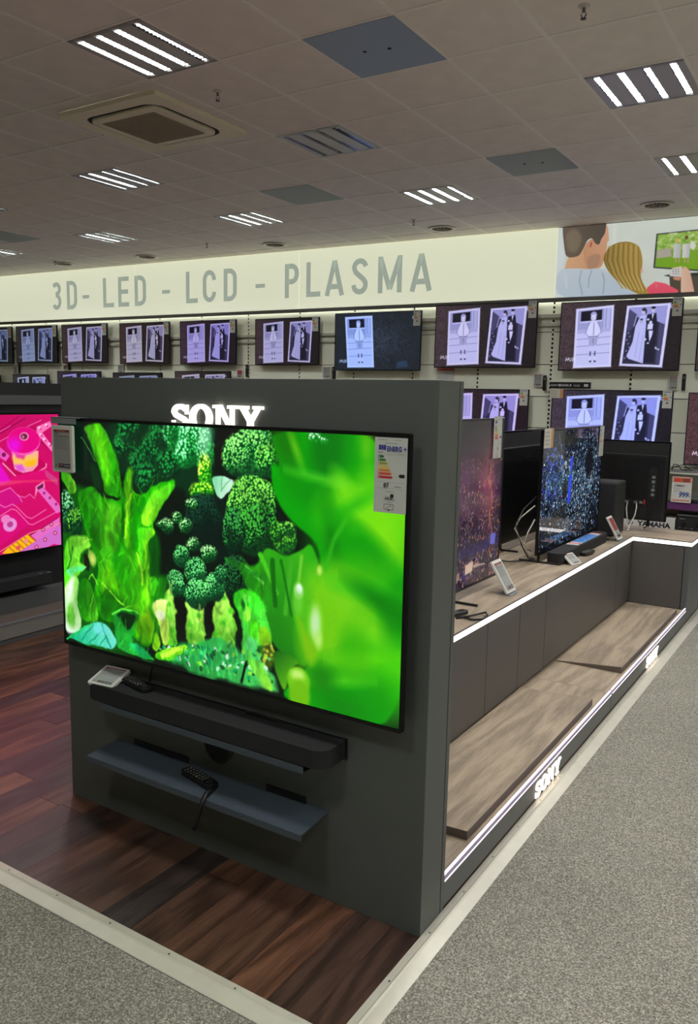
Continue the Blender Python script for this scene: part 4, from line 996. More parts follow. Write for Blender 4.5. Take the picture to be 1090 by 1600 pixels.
for (i, j) in FIX:
    t = make_fixture() if fx is None else copy_tree(fx)
    if fx is None: fx = t
    t.location = (GX+i*TX, GY+j*TY, CEIL-.002)
    t['label'] = FL.get((i, j), 'four-slot ceiling light over the part of the shop outside the view'); t['group'] = 'recessed ceiling lights'
    if (i, j) == (0, 3):
        for c_ in t.children:
            if c_.name.startswith('lamp_strip'):
                c_.data = c_.data.copy(); c_.data.materials[0] = M_lampoff
PL = {'blue': ('blue-grey square metal panel in the ceiling near the camera', M_plate2), 'grey': ('greenish grey square ceiling panel right of the middle, beside a white ring', M_plate),
      'dark': ('dark grey square ceiling panel above the sign, left of the middle', M_plate), 'dark2': ('dark ceiling panel at the far left picture edge', M_plate)}
for (i, j), k in PANELS.items():
    x0 = GX+i*TX; y0 = GY+j*TY
    t = thing('access_panel', PL[k][0], 'ceiling panel', (x0, y0, CEIL-.002), 0, 'metal ceiling panels')
    obj('plate', MB().box(.004, TX-.004, .004, TY-.004, 0, .006), PL[k][1], t, bevel=.001)
    if k in ('blue', 'grey'):
        for px in (.22, .36): obj('screw_lock', MB().lathe([(.009, -.003), (.011, 0)], 10, (px, .3 if px < .3 else .33, 0)), M_gap, t)
# air conditioner cassette
t = thing('ceiling_air_conditioner', 'cream square cassette air conditioner with dark slot ring in the ceiling', 'air conditioner', (-3.49, 2.385, CEIL-.03))
fr = MB(); fr.rring(.93, .93, .02, .72, .72, .12, 0, .03)
o = obj('frame', fr, M_cream, t, rot=(-math.pi/2, 0, 0)); o.rotation_euler = (math.radians(90), 0, 0); o.location = (0, 0, 0)
obj('slot', MB().prism(rrect(.73, .73, .12), 'z', .010, .03), M_gap, t)
obj('panel', MB().prism(rrect(.65, .65, .08), 'z', -.012, .012), M_cream, t, bevel=.008)
gr = MB().box(-.25, .25, -.25, .25, -.016, -.011)
for k in range(24): y = -.24+k*.0208; gr.box(-.245, .245, y, y+.006, -.019, -.016)
obj('grille', gr, M_acgrill, t)
obj('deflector', MB().rring(.725, .725, .115, .70, .70, .11, 0, .008), M_black, t, rot=(math.radians(90), 0, 0), loc=(0, 0, .006))
# sprinklers, diffusers, rings
for (x, y, lb) in ((-.366, 2.181, 'small brass sprinkler head hanging at the top right of the ceiling'), (-2.694, 2.156, 'small sprinkler head right of the air conditioner'),
                   (-6.363, 6.088, 'tiny sprinkler head above the letters LCD'), (-3.365, 6.073, 'tiny sprinkler head right of the middle above the letters PLASMA'), (-9.444, 6.165, 'tiny sprinkler head above the digit 3 of the sign')):
    s_ = thing('sprinkler_head', lb, 'sprinkler', (x, y, CEIL+.003), 0, 'ceiling sprinklers')
    obj('escutcheon', MB().lathe([(.03, 0), (.026, -.006), (.008, -.010)], 16), M_white, s_)
    obj('body', MB().lathe([(.008, -.008), (.008, -.028), (.004, -.03)], 10), M_screw, s_)
    obj('yoke', MB().tube([(-.006, 0, -.028), (-.013, 0, -.04), (-.004, 0, -.058)], .0025, 6).tube([(.006, 0, -.028), (.013, 0, -.04), (.004, 0, -.058)], .0025, 6), M_black, s_)
    obj('deflector', MB().lathe([(.014, -.058), (.014, -.061)], 12), M_black, s_)
for (x, y, lb) in ((-.936, 6.528, 'round ceiling air diffuser above the poster of the couple'), (-3.286, 6.604, 'round ceiling air diffuser above the end of the word PLASMA'),
                   (-5.624, 6.547, 'round ceiling air diffuser between LCD and PLASMA'), (-7.864, 6.487, 'round ceiling air diffuser above LED'), (-9.531, 6.383, 'leftmost round ceiling air diffuser')):
    s_ = thing('air_diffuser', lb, 'ceiling vent', (x, y, CEIL+.003), 0, 'round ceiling diffusers')
    obj('ring', MB().lathe([(.125, .0), (.155, -.004), (.155, -.010), (.120, -.012), (.115, 0)], 28), M_white, s_, smooth=True)
    obj('core', MB().lathe([(.0005, -.006), (.118, -.001), (.118, .001)], 24), M_gap, s_)
    vn = MB()
    for k in range(12):
        a = k*math.pi/6; vn.tube([(.02*math.cos(a), .02*math.sin(a), -.008), (.115*math.cos(a+.25), .115*math.sin(a+.25), -.007)], .004, 5)
    obj('vanes', vn, M_acgrill, s_)
for (x, y, lb) in ((-1.536, 5.317, 'thin white ring in the ceiling tile right of the greenish grey panel'), (-6.208, 5.304, 'thin white ring in a ceiling tile left of the middle'), (-3.843, 6.486, 'faint pale ring in a ceiling tile beside a sprinkler above PLASMA')):
    o = obj('ceiling_ring', MB().rring(.25, .25, .1249, .21, .21, .1049, 0, .004), M_white, rot=(math.radians(90), 0, 0), loc=(x, y, CEIL+.003)); tag(o, lb, 'ceiling fitting', 'white ceiling rings')

# walls
wb = thing('wall_back', None, None, (0, 0, 0)); tag(wb, kind='structure')
wb.location = wp(0, 0, 0); wb.rotation_euler = WALLROT
obj('backing', MB().box(-14.5, 7.5, .012, .12, 0, CEIL+.2), M_gap, wb)
US = [-11.54-.86*k for k in (2, 1)]+[-11.54, -10.68, -9.84, -8.98, -8.14, -7.32, -6.47, -5.6, -4.745, -3.89, -3.02, -2.13, -1.24, -.37, .5, 1.37, 2.24, 3.1, 4.0, 4.9]
ZS = [0, .18, .545, .91, 1.275, 1.635, 2.0, 2.365, 2.715]
pmesh = {}
for a, b in zip(US[:-1], US[1:]):
    for za, zb in zip(ZS[:-1], ZS[1:]):
        obj('wall_panel', MB().box(a+.012, b-.012, 0, .012, za+.004, zb-.004), M_wall, wb)
for u in US:
    m = MB()
    z = .1
    while z < 2.70:
        m.box(u-.012, u+.012, .002, .008, z, z+.024); z += .05
    o = obj('slotted_upright', m, M_wall, wb)
obj('wall_base_plate', MB().box(US[0], US[-1], -.02, 0, 0, .14), M_greymetal, wb)
rl = MB().box(-14, -4.2, -.045, -.002, 2.385, 2.415).box(-14, -4.2, -.035, -.002, 2.30, 2.33)
obj('mounting_rail', rl, M_rail, wb)
rl = MB().box(-4.1, 2.5, -.045, -.002, 2.52, 2.56).box(-4.1, 2.5, -.035, -.002, 2.43, 2.46)
obj('mounting_rail', rl, M_rail, wb)
obj('bulkhead', MB().box(-14.5, 7.5, .0, .11, 2.74, CEIL+.1), M_wall, wb)
def w_side(name, *b): tag(obj(name, MB().box(*b), M_wall), kind='structure')
w_side('wall_left', -13.2, -13.05, -6.2, 7.2, 0, CEIL+.2)
w_side('wall_right', 7.0, 7.15, -6.2, 8.2, 0, CEIL+.2)
w_side('wall_front', -13.2, 7.2, -6.3, -6.15, 0, CEIL+.2)

# sign fascia with its letters
sg = thing('sign_fascia', 'long pale wall sign reading 3D - LED - LCD - PLASMA in grey letters', 'sign', wp(0, 0, 0), TH)
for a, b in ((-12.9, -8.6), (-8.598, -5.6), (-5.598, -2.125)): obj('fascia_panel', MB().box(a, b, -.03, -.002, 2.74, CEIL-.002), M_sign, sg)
obj('edge_profile', MB().box(-12.9, 2.4, -.045, -.002, 2.716, 2.738), M_greymetal, sg)
obj('added_wall_fill', MB().quad((-12.9, -.038, 2.7155), (2.4, -.038, 2.7155), (2.4, -.010, 2.7155), (-12.9, -.010, 2.7155)), pm('added_wall_fill_glow', (255, 250, 240), .5, emit=((250, 251, 240), FILL)), sg)  # made-up strip, added to brighten the wall below
obj('added_fill_lip', MB().box(-12.9, 2.4, -.047, -.043, 2.690, 2.716), M_greymetal, sg)  # lip added to hide the made-up strip
def G(ch):
    h = .5
    if ch == '3': return [arc(.22, .745, .14, .17, 150, -80, 12)+arc(.22, .30, .145, .215, 80, -150, 14)]
    if ch == 'D': return [[(.085, .0), (.085, 1.)], [(.085, .925), (.2, .925)]+arc(.20, .72, .16, .205, 90, 0, 8)+arc(.2, .28, .16, .205, 0, -90, 8)+[(.085, .075)]]
    if ch == 'L': return [[(.085, 0), (.085, 1)], [(.085, .075), (.44, .075)]]
    if ch == 'E': return [[(.085, 0), (.085, 1)], [(.085, .075), (.43, .075)], [(.085, .5), (.40, .5)], [(.085, .925), (.43, .925)]]
    if ch == 'C': return [arc(.235, .68, .155, .245, 0, 180, 14)+arc(.235, .32, .155, .245, 180, 360, 14)]
    if ch == 'P': return [[(.085, 0), (.085, 1)], [(.085, .925), (.2, .925)]+arc(.22, .70, .15, .225, 90, -90, 12)+[(.085, .475)]]
    if ch == 'A': return [[(.07, 0), (.255, .99)], [(.255, .99), (.44, 0)], [(.15, .26), (.36, .26)]]
    if ch == 'S': return [arc(.25, .735, .15, .19, 10, 180, 12)+[(.14, .62), (.34, .42)]+arc(.245, .27, .155, .195, 20, -180, 14)]
    if ch == 'M': return [[(.085, 0), (.085, 1)], [(.085, .96), (.30, .1)], [(.30, .1), (.515, .96)], [(.515, 0), (.515, 1)]]
WID = {'3': .46, 'D': .45, 'L': .44, 'E': .44, 'C': .47, 'P': .455, 'A': .51, 'S': .49, 'M': .60}
for ch, a, b in (('3', -10.48, -10.232), ('D', -10.133, -9.858), ('-', -9.754, -9.601), ('L', -9.304, -9.057), ('E', -8.975, -8.727), ('D', -8.631, -8.356), ('-', -8.054, -7.895), ('L', -7.597, -7.362),
                 ('C', -7.279, -7.01), ('D', -6.9, -6.629), ('-', -6.321, -6.161), ('P', -5.843, -5.586), ('L', -5.493, -5.258), ('A', -5.2, -4.883), ('S', -4.804, -4.526), ('M', -4.417, -4.039), ('A', -3.961, -3.634)):
    m = MB(); z0, H = 2.888, .450
    if ch == '-': m.box(a, b, -.034, -.030, 3.045, 3.10)
    else: strokes(m, G(ch), .068, -.034, -.030, a, z0, (b-a)/WID[ch], H)
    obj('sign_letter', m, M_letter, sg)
# poster, flat print in the same band
ps = thing('wall_poster', 'poster of a man and a blonde woman watching television, seen from behind', 'poster', wp(-2.12+1.1475, -.0305+.032, 2.738), TH)
pc = paint_poster()
o = obj('print', picture_mesh('print', pc, 2.295, .758), None, ps, loc=(0, -.034, 0)); o.data.materials.append(screen_mat('poster_with_glow', .45, rough=.5, spec=.3))
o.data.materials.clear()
pmx = screen_mat('poster_print_with_glow', .66, rough=.6, spec=.2)  # glow added to the print to brighten the poster
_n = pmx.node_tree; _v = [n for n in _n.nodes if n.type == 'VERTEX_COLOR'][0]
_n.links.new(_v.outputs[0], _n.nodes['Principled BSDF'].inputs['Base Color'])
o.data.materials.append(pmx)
obj('poster_board', MB().box(-1.1475, 1.1475, -.032, -.003, 0, .758), M_white, ps)

# ------------------------------------------------------------------ shop-fitting
def sony(mb, x, z, h, y0, y1):
    """slab-serif word, x = left edge, z = baseline, h = letter height"""
    w = .19*h
    P = lambda pts: ('p', pts)
    def st(paths, ox, ww=.2): strokes(mb, paths, ww*h, y0, y1, x+ox*h, z, h, h)
    S = arc(.46, .70, .31, .205, 25, 180, 10)+[(.24, .58), (.66, .42)]+arc(.46, .28, .33, .195, 15, -170, 12)
    st([S], 0, .19); st([P([(.74,.62),(.85,.62),(.85,.97),(.76,.97)]), P([(.06,.03),(.15,.03),(.17,.38),(.06,.38)])], 0)
    def ring(ox):
        n = 28; o_ = arc(.53, .5, .55, .52, 0, 360, n); i_ = arc(.53, .5, .29, .36, 0, 360, n)
        for k in range(n): st([P([o_[k], o_[k+1], i_[k+1], i_[k]][::-1])], ox)
    ring(.98)
    st([P([(.12,.0),(.48,.0),(.48,.12),(.12,.12)]), P([(.23,.1),(.37,.1),(.37,.9),(.23,.9)]), P([(.08,.88),(.48,.88),(.48,1.),(.08,1.)]), P([(.24,1.),(.47,1.),(1.07,.0),(.90,.0)]), P([(.90,0),(1.05,0),(1.05,.9),(.90,.9)]), P([(.78,.88),(1.17,.88),(1.17,1.),(.78,1.)])], 2.05)
    st([P([(.0,.88),(.50,.88),(.50,1.),(.0,1.)]), P([(.72,.88),(1.16,.88),(1.16,1.),(.72,1.)]), P([(.12,.92),(.38,.92),(.70,.44),(.50,.40)]), P([(.84,.92),(1.04,.92),(.68,.40),(.50,.44)]), P([(.47,.1),(.70,.1),(.70,.5),(.47,.5)]), P([(.32,.0),(.86,.0),(.86,.12),(.32,.12)])], 3.28)
TW, THT = 1.562, 1.647
tw = thing('display_tower', 'tall anthracite display wall carrying the big broccoli screen and the lit word SONY', 'display stand')
fp = obj('front_panel', MB().box(-TW, 0, 0, .132, .0, THT), M_tower, tw, bevel=.0015)
obj('rear_panel', MB().box(-TW, 0, .136, .158, .0, THT), M_tower, tw, bevel=.001)
lg = MB(); sony(lg, -.990, 1.474, .088, -.012, -.001); obj('lit_logo', lg, M_logo, fp)
gm = obj('cable_grommet', MB().lathe([(.058, -.004), (.058, .003)], 24, (-.79, 0, .405), 'y'), M_gap, tw)
obj('grommet_ring', MB().rring(.128, .128, .0639, .112, .112, .0559, -.006, -.001, -.79, .405), M_black, gm)

# television builder: screen faces -Y, base of the cabinet at z=0, centred on x
def television(name, label, w, h, d, screen_mesh, smat, loc, rot, bez=.009, chin=.012, feet=(), foot_len=.26, foot_h=.05, group=None, rear=None, cat='television'):
    t = thing(name, label, cat, loc, rot, group)
    obj('frame', MB().rring(w, h, .004, w-2*bez, h-bez-chin, .001, -.002, d*.35, 0, h/2, 1), M_bezel, t)
    sc = obj('screen', screen_mesh, None, t, loc=(0, 0, chin))
    if smat:
        if not len(sc.data.materials): sc.data.materials.append(smat)
        elif sc.data.materials[0] != smat:
            sc.material_slots[0].link = 'OBJECT'; sc.material_slots[0].material = smat
    obj('back_plate', MB().box(-w/2+.002, w/2-.002, .001, d*.35, .002, h-.002), M_blackm, t)
    obj('rear_housing', MB().prism([(-w*.40, d*.35), (w*.40, d*.35), (w*.37, d), (-w*.37, d)], 'z', .03, h*.72), M_blackm, t)
    for fxx in feet:
        f = MB(); f.tube([(fxx, -foot_len*.5, -foot_h+.006), (fxx, foot_len*.5, -foot_h+.006)], .006, 8)
        f.box(fxx-.012, fxx+.012, .002, .012, -foot_h+.004, .03)
        obj('foot', f, M_black, t)
    return t

SCR = picture_mesh('screen', paint_broccoli(), 1.437, .831)
television('main_television', 'large television showing bright green broccoli, on the front of the dark tower', 1.455, .852, .045, SCR, screen_mat('main_screen', 1.0, rough=.3), (-.7785, -.060, .650), 0, bez=.009, chin=.012)

def sheet(name, label, cat, cv, w, h, loc, rot, group=None, mat=None, thick=.0012):
    t = thing(name, label, cat, loc, rot, group)
    o = obj('print', picture_mesh('print', cv, w, h), mat or M_print, t, loc=(0, -thick-.0004, 0))
    obj('card', MB().box(-w/2, w/2, -thick, 0, 0, h), M_paper, t)
    return t
lab = sheet('energy_label', 'large EU energy label with coloured arrows on the right edge of the broccoli screen', 'label', paint_energy(), .102, .208, (-.108, -.064, 1.281), 0)
lettering('ENERG', .0190, M_inkblue, lab, .0115, -.0026, .171, depth=.0002, bold=.0005, sx=.80)
lettering('+', .018, M_inkblue, lab, .0445, -.0026, .172, depth=.0002, bold=.0004)
lettering('87', .017, M_ink, lab, -.012, -.0026, .071, depth=.0002, bold=.0003)
lettering('HDR', .012, M_ink, lab, -.002, -.0026, .037, depth=.0002)
TAGC = [paint_tag(k) for k in range(4)]
def price_tag(label, w, h, loc, rot, kind=0, group=None, stand=False, tilt=0.0):
    t = thing('electronic_price_tag', label, 'price tag', loc, rot, group)
    if tilt: t.rotation_euler = (Matrix.Rotation(rot, 4, 'Z') @ Matrix.Rotation(-tilt, 4, 'X')).to_euler()
    hs = obj('housing', MB().prism(rrect(w, h, .006, 3, 0, h/2), 'y', .001, .012), M_white, t, bevel=.001)
    dw, dh = w*.80, h*.84
    obj('display', picture_mesh('display', TAGC[kind], dw, dh), M_print, hs, loc=(0, -.0003, h*.07))
    if stand:
        obj('clear_foot', MB().box(-w*.45, w*.45, .013, .016, -.002, .05), M_strip, t); obj('foot_plate', MB().box(-w*.45, w*.45, -.015, .06, -.0115, -.0085), M_strip, t, rot=(tilt, 0, 0))
    return t
price_tag('white electronic price tag hung over the upper left corner of the broccoli screen', .112, .168, (-1.448, -.092, 1.306), 0)
cl = thing('tag_clip', 'thin clear clip holding the price tag on the corner of the broccoli screen', 'clip', (-1.448, -.078, 1.48), 0)
obj('clip_bar', MB().box(-.066, .066, -.006, .05, .020, .023).box(-.066, .066, -.006, -.003, .0, .022), M_strip, cl)

# soundbar on the tower
sb = thing('soundbar', 'long black soundbar with rounded ends under the broccoli screen', 'soundbar', (-.80, -.002, .495))
pts = [(.525, 0), (-.525, 0)]+arc(-.475, -.075, .05, .045, 180, 270, 8)+arc(.475, -.075, .05, .045, 270, 360, 8)
obj('body', MB().prism(pts, 'z', 0, .060), M_grill, sb, bevel=.002)
obj('wall_plate', MB().box(-.532, .532, -.004, .001, -.004, .064), M_black, sb)
us = thing('upper_wall_shelf', 'narrow grey metal ledge directly beneath the black soundbar', 'wall shelf', (-.80, -.001, .470))
obj('ledge', MB().box(-.45, .45, -.118, 0, 0, .004).box(-.45, .45, -.121, -.117, 0, .022).box(-.45, .45, -.004, 0, 0, .022), M_shelfmetal, us)
# lower tilted shelf
ls = thing('lower_wall_shelf', 'thin blue-grey metal shelf low on the tower, carrying one remote control', 'wall shelf', (-.80, -.001, .302))
obj('shelf_plate', MB().prism([(0, 0), (-.145, -.012), (-.145, -.016), (0, -.005)], 'x', -.49, .465), M_shelfmetal, ls)
obj('lip', MB().box(-.49, .465, -.147, -.144, -.034, -.012), M_shelfmetal, ls)
obj('wall_flange', MB().box(-.40, -.13, -.004, 0, 0, .022), M_black, ls); obj('wall_flange', MB().box(.22, .38, -.004, 0, 0, .022), M_black, ls)
def remote(label, loc, rz_, L_=.17, group='remote controls', tilt=0):
    t = thing('remote_control', label, 'remote control', loc, rz_, group)
    if tilt: t.rotation_euler = (tilt, 0, rz_)
    bd = obj('body', MB().prism(rrect(L_, .044, .016, 4), 'z', 0, .018), M_black, t, bevel=.004)
    k = MB()
    for i in range(7):
        for j in range(3): k.lathe([(.0042, .0), (.0035, .0016)], 6, (-L_*.38+i*L_*.095, -.012+j*.012, .018))
    obj('buttons', k, M_greymetal, bd)
    obj('direction_ring', MB().lathe([(.013, 0), (.012, .002), (.006, .002), (.005, .001)], 14, (L_*.33, 0, .018)), M_blackm, bd)
    return t
remote('black remote control lying on the soundbar beside the white price tag', (-1.135, -.050, .5556), -.22)
remote('black remote control on the low blue-grey shelf', (-.815, -.070, .2975), -.20)
cb = MB(); pts = [(-.735, -.085, .302), (-.725, -.135, .302), (-.722, -.160, .285), (-.728, -.163, .25), (-.745, -.160, .21), (-.758, -.158, .18)]
o = obj('coiled_tether', cb.tube(pts, [.007+.0015*(i % 2) for i in range(len(pts))], 8), M_cable, smooth=True); tag(o, 'short black ribbed cord hanging over the edge of the low shelf', 'cord')
o = obj('cable', MB().tube([(-1.115, -.004, .565), (-1.10, -.012, .60), (-1.085, -.012, .66)], .0025, 6), M_cable, smooth=True); tag(o, 'thin black cable running up from the soundbar to the broccoli screen', 'cable')
o = obj('cable', MB().tube([(-.66, -.010, .556), (-.63, -.03, .572), (-.58, -.03, .574), (-.53, -.012, .556)], .003, 6), M_cable, smooth=True); tag(o, 'small loop of black cable behind the middle of the soundbar', 'cable')
t = price_tag('white electronic price tag lying tilted on the left end of the soundbar', .116, .108, (-1.250, -.118, .5585), .12, kind=3, tilt=math.radians(72))
lettering_keep = None

# low platform (plinth shelf)
R = -.41
pf = thing('low_platform', 'low anthracite platform with wood-look top, lit edge strips and two lit SONY words', 'display platform')
obj('platform_top', MB().box(R-.02, -.012, .160, 2.128, .086, .106), M_oak, pf)
obj('platform_top', MB().box(R-.02, -.012, 2.130, 4.158, .086, .106), M_oak, pf)
obj('front_board', MB().box(-.018, -.001, .160, 2.126, .012, .101), M_anth, pf)
obj('front_board', MB().box(-.018, -.001, 2.132, 4.159, .012, .101), M_anth, pf)
obj('kick_strip', MB().box(-.03, -.008, .160, 4.159, .0, .012), M_gap, pf)
obj('edge_profile', MB().box(-.012, .0, .160, 4.158, .101, .117), M_diff, pf)
for a, b in ((.160, 2.124), (2.150, 4.158)):
    obj('led_strip', MB().box(-.010, -.002, a, b, .1172, .1202), M_led2, pf)
    obj('led_strip', MB().box(-.0008, .0016, a, b, .0975, .1015), M_led2, pf)
for y0 in (.990, 2.925):
    lm = MB(); sony(lm, 0, 0, .064, -.005, .0005)
    o = obj('lit_logo', lm, M_logo2, pf, rot=(0, 0, math.pi/2), loc=(.0, y0, .013)).scale = (1.10, 1, 1)
# wedge boards
def wedge(label, y0, y1, x0, x1, hh, hb=.004):
    t = thing('display_board', label, 'display board', (0, 0, .1065), 0, 'wood-look wedge boards on the low platform')
    obj('board', MB().prism([(x0, 0), (x1, 0), (x1, hh), (x0, hb)], 'y', y0, y1), M_oakedge, t)
    obj('top_laminate', MB().prism([(x0, hb), (x1, hh), (x1, hh+.0012), (x0, hb+.0012)], 'y', y0, y1), M_oak, t)
    return t
wedge('nearer wood-look wedge board on the low platform, next to the tower', .405, 1.90, R+.005, -.035, .033, .012)
wedge('farther wood-look wedge board on the low platform, below the return cabinet', 2.47, 4.01, R+.005, -.035, .035, .003)

# cabinets
def cabinet(label, y0, y1, seam=None):
    t = thing('cabinet', label, 'cabinet', (0, 0, 0), 0, 'anthracite cabinets under the wood-look counter')
    obj('body', MB().box(-1.35, R-.020, y0+.001, y1-.001, .125, .572), M_anth, t)
    obj('door', MB().box(R-.018, R, y0+.0025, y1-.0025, .124, .570), M_door, t, bevel=.001)
    return t
cabinet('first anthracite cabinet, half hidden by the tower', .162, 1.43)
cabinet('narrow anthracite cabinet, nearest of the two narrow ones', 1.43, 1.85)
cabinet('narrow anthracite cabinet, farther of the two narrow ones', 1.85, 2.25)
cabinet('wide anthracite cabinet front in the middle of the counter', 2.25, 3.75)
cabinet('last anthracite cabinet front before the inner corner', 3.75, 4.16)
ed = thing('return_cabinet', 'anthracite cabinet block closing the far end of the low platform', 'cabinet')
obj('body', MB().box(-1.35, -.010, 4.182, 4.68, .0, .572), M_anth, ed)
obj('end_panel', MB().box(R, -.045, 4.161, 4.180, .107, .570), M_door, ed, bevel=.001)
obj('corner_post', MB().box(-.040, -.001, 4.161, 4.200, .013, .570), M_anth, ed, bevel=.001)
obj('side_panel', MB().box(-.009, -.001, 4.202, 4.68, .012, .570), M_anth, ed, bevel=.001)
# counter top
ct = thing('counter', 'wood-look counter with a bright lit front edge, running back and round the corner', 'counter top')
obj('top_board', MB().box(-1.38, R+.004, .160, 1.968, .586, .610), M_oak, ct)
obj('top_board', MB().box(-1.38, R+.004, 1.970, 4.150, .586, .610), M_oak, ct)
obj('top_board', MB().box(-1.38, .004, 4.152, 4.68, .586, .610), M_oakx, ct)
obj('edge_band', MB().box(R+.004, R+.010, .160, 4.146, .606, .6115).box(R+.004, .004, 4.143, 4.1515, .606, .6115).box(.0045, .0105, 4.143, 4.68, .606, .6115), M_oakedge, ct)
obj('led_strip', MB().box(R+.0045, R+.0095, .160, 4.1425, .579, .604), M_led, ct)
obj('led_strip', MB().box(R+.0045, .0045, 4.1435, 4.1515, .579, .604), M_led, ct)
obj('led_strip', MB().box(.0045, .0095, 4.1435, 4.68, .579, .604), M_led, ct)
obj('under_board', MB().box(-1.38, R+.003, .160, 4.155, .573, .585).box(-1.38, .003, 4.155, 4.68, .573, .585), M_anth, ct)

# ------------------------------------------------------------------ televisions on the counter
ZC = .6105
CITY = picture_mesh('screen', paint_city(), 1.43, .822)
television('counter_television', 'television with a purple and orange night city picture, next to the tower', 1.445, .842, .05, CITY, screen_mat('city_screen', .8, rough=.1), (-.63, 1.352, ZC+.048), math.pi/2, feet=(-.52, .18), foot_len=.24, foot_h=.048)
SPL = picture_mesh('screen', paint_splash(), 1.272, .74)
television('counter_television', 'television with a black picture full of blue and white splinters, behind the city picture', 1.29, .765, .05, SPL, screen_mat('splash_screen', 1.35, rough=.05), (-.63, 3.345, ZC+.048), math.pi/2+.0, feet=(-.60, .50), foot_len=.26, foot_h=.048)
def tv_back(label, w, h, loc, rot, style):
    t = thing('counter_television', label, 'television', loc, rot)
    obj('frame', MB().rring(w, h, .004, w-.018, h-.02, .001, -.002, .016, 0, h/2, 1), M_bezel, t)
    obj('screen', MB().box(-w/2+.009, w/2-.009, -.001, .001, .01, h-.01), M_black, t)
    obj('back_plate', MB().box(-w/2+.002, w/2-.002, .0015, .016, .002, h-.002), M_blackm, t, bevel=.001)
    x0, x1 = -w/2+.02, w/2-.02; z1 = h-.105
    rh = obj('rear_housing', MB().box(x0, x1, .016, .050, .01, z1), M_blackm, t, bevel=.003)
    rb = MB()
    if style == 'bars':
        z = .02
        while z < z1-.01: rb.box(x0+.004, x1-.004, .050, .0535, z, z+.009); z += .0165
        obj('ribs', rb, M_black, rh)
        obj('port_recess', MB().box(-.49, -.455, .0536, .0545, .30, .56), M_gap, rh)
    else:
        z = .02
        while z < z1-.01: rb.box(x0+.004, x1-.004, .050, .0525, z, z+.010); z += .018
        x = x0+.006
        while x < x1-.01: rb.box(x, x+.010, .050, .053, .012, z1-.003); x += .024
        obj('grid_ribs', rb, M_black, rh)
        obj('port_recess', MB().box(-.475, -.415, .0532, .0542, .175, .42), M_gap, rh)
        for zz in (.20, .235, .30, .335): obj('side_connector', MB().box(-.460, -.435, .0542, .060, zz, zz+.022), M_silver, rh)
        obj('side_circuit', MB().box(-.458, -.442, .0542, .057, .262, .290), M_green, t)
        obj('connector_bay', MB().box(-.405, -.105, .0532, .0545, .02, .165), M_gap, rh)
        for xx in (-.38, -.34, -.27, -.20, -.16): obj('lower_connector', MB().box(xx, xx+.026, .0545, .066, .135, .153), M_silver, rh)
        obj('red_connector', MB().box(-.398, -.386, .0545, .066, .132, .166), M_red, t)
    for xx in (-w*.38, w*.38):
        f = MB().tube([(xx, -.12, -.042), (xx, .13, -.042)], .006, 8).box(xx-.012, xx+.012, .002, .012, -.044, .03)
        obj('foot', f, M_black, t)
    return t
tv_back('television seen from behind with horizontal black ribs, between the city and splinter screens', 1.25, .735, (-.985, 3.45, ZC+.048), -math.pi/2, 'bars')
tv_back('television seen from behind with black grid back and white cables, at the counter end', 1.10, .620, (-.81, 4.57, ZC+.068), math.pi, 'grid').location
for nm, pts, lb in (('white_cable', [(-.545, 4.502, .815), (-.535, 4.44, .78), (-.525, 4.44, .70), (-.515, 4.43, .65), (-.505, 4.42, .622), (-.50, 4.38, .6155)], 'left white cable hanging from the grid-backed television'),
                    ('white_cable', [(-.475, 4.502, .815), (-.462, 4.45, .79), (-.465, 4.43, .73), (-.485, 4.41, .67), (-.495, 4.39, .635), (-.490, 4.34, .6155)], 'right white cable hanging from the grid-backed television')):
    tag(obj(nm, MB().tube(pts, .0048, 8), M_cablew, smooth=True), lb, 'cable', 'white cables on the grid-backed television')
for pts, lb, mt in (([(-.655, 2.705, 1.02), (-.70, 2.62, .95), (-.72, 2.55, .86), (-.68, 2.56, .74), (-.66, 2.62, .66), (-.645, 2.70, .635)], 'outermost looped cable beside the splinter screen', M_cable),
                    ([(-.66, 2.70, .965), (-.71, 2.60, .90), (-.725, 2.55, .84), (-.70, 2.60, .76), (-.70, 2.72, .69), (-.72, 2.84, .66)], 'pale cable curving off the splinter screen edge', M_cablew),
                    ([(-.66, 2.71, .88), (-.69, 2.68, .80), (-.70, 2.66, .74), (-.69, 2.70, .66), (-.70, 2.80, .62)], 'pale cable close behind the splinter screen edge', M_cablew),
                    ([(-.95, 2.56, .65), (-.86, 2.56, .63), (-.78, 2.62, .62), (-.72, 2.72, .617), (-.69, 2.80, .62)], 'dark cable lying on the counter behind the splinter screen', M_cable)):
    tag(obj('cable', MB().tube(pts, .0042, 7), mt, smooth=True), lb, 'cable', 'cables behind the splinter screen')
# labels on the counter televisions
SE = paint_small_energy(); LE = paint_energy()
l2 = sheet('energy_label', 'long energy label on the upper right corner of the night city screen', 'label', LE, .105, .215, (-.623, 1.965, 1.295), math.pi/2)
l3 = sheet('energy_label', 'narrow energy label on the far upper corner of the splinter screen', 'label', LE, .105, .215, (-.623, 3.935, 1.205), math.pi/2)
l4 = sheet('info_card', 'cream information card with an orange edge on the near upper corner of the splinter screen', 'label', paint_orange_card(), .165, .118, (-.623, 2.775, 1.312), math.pi/2)
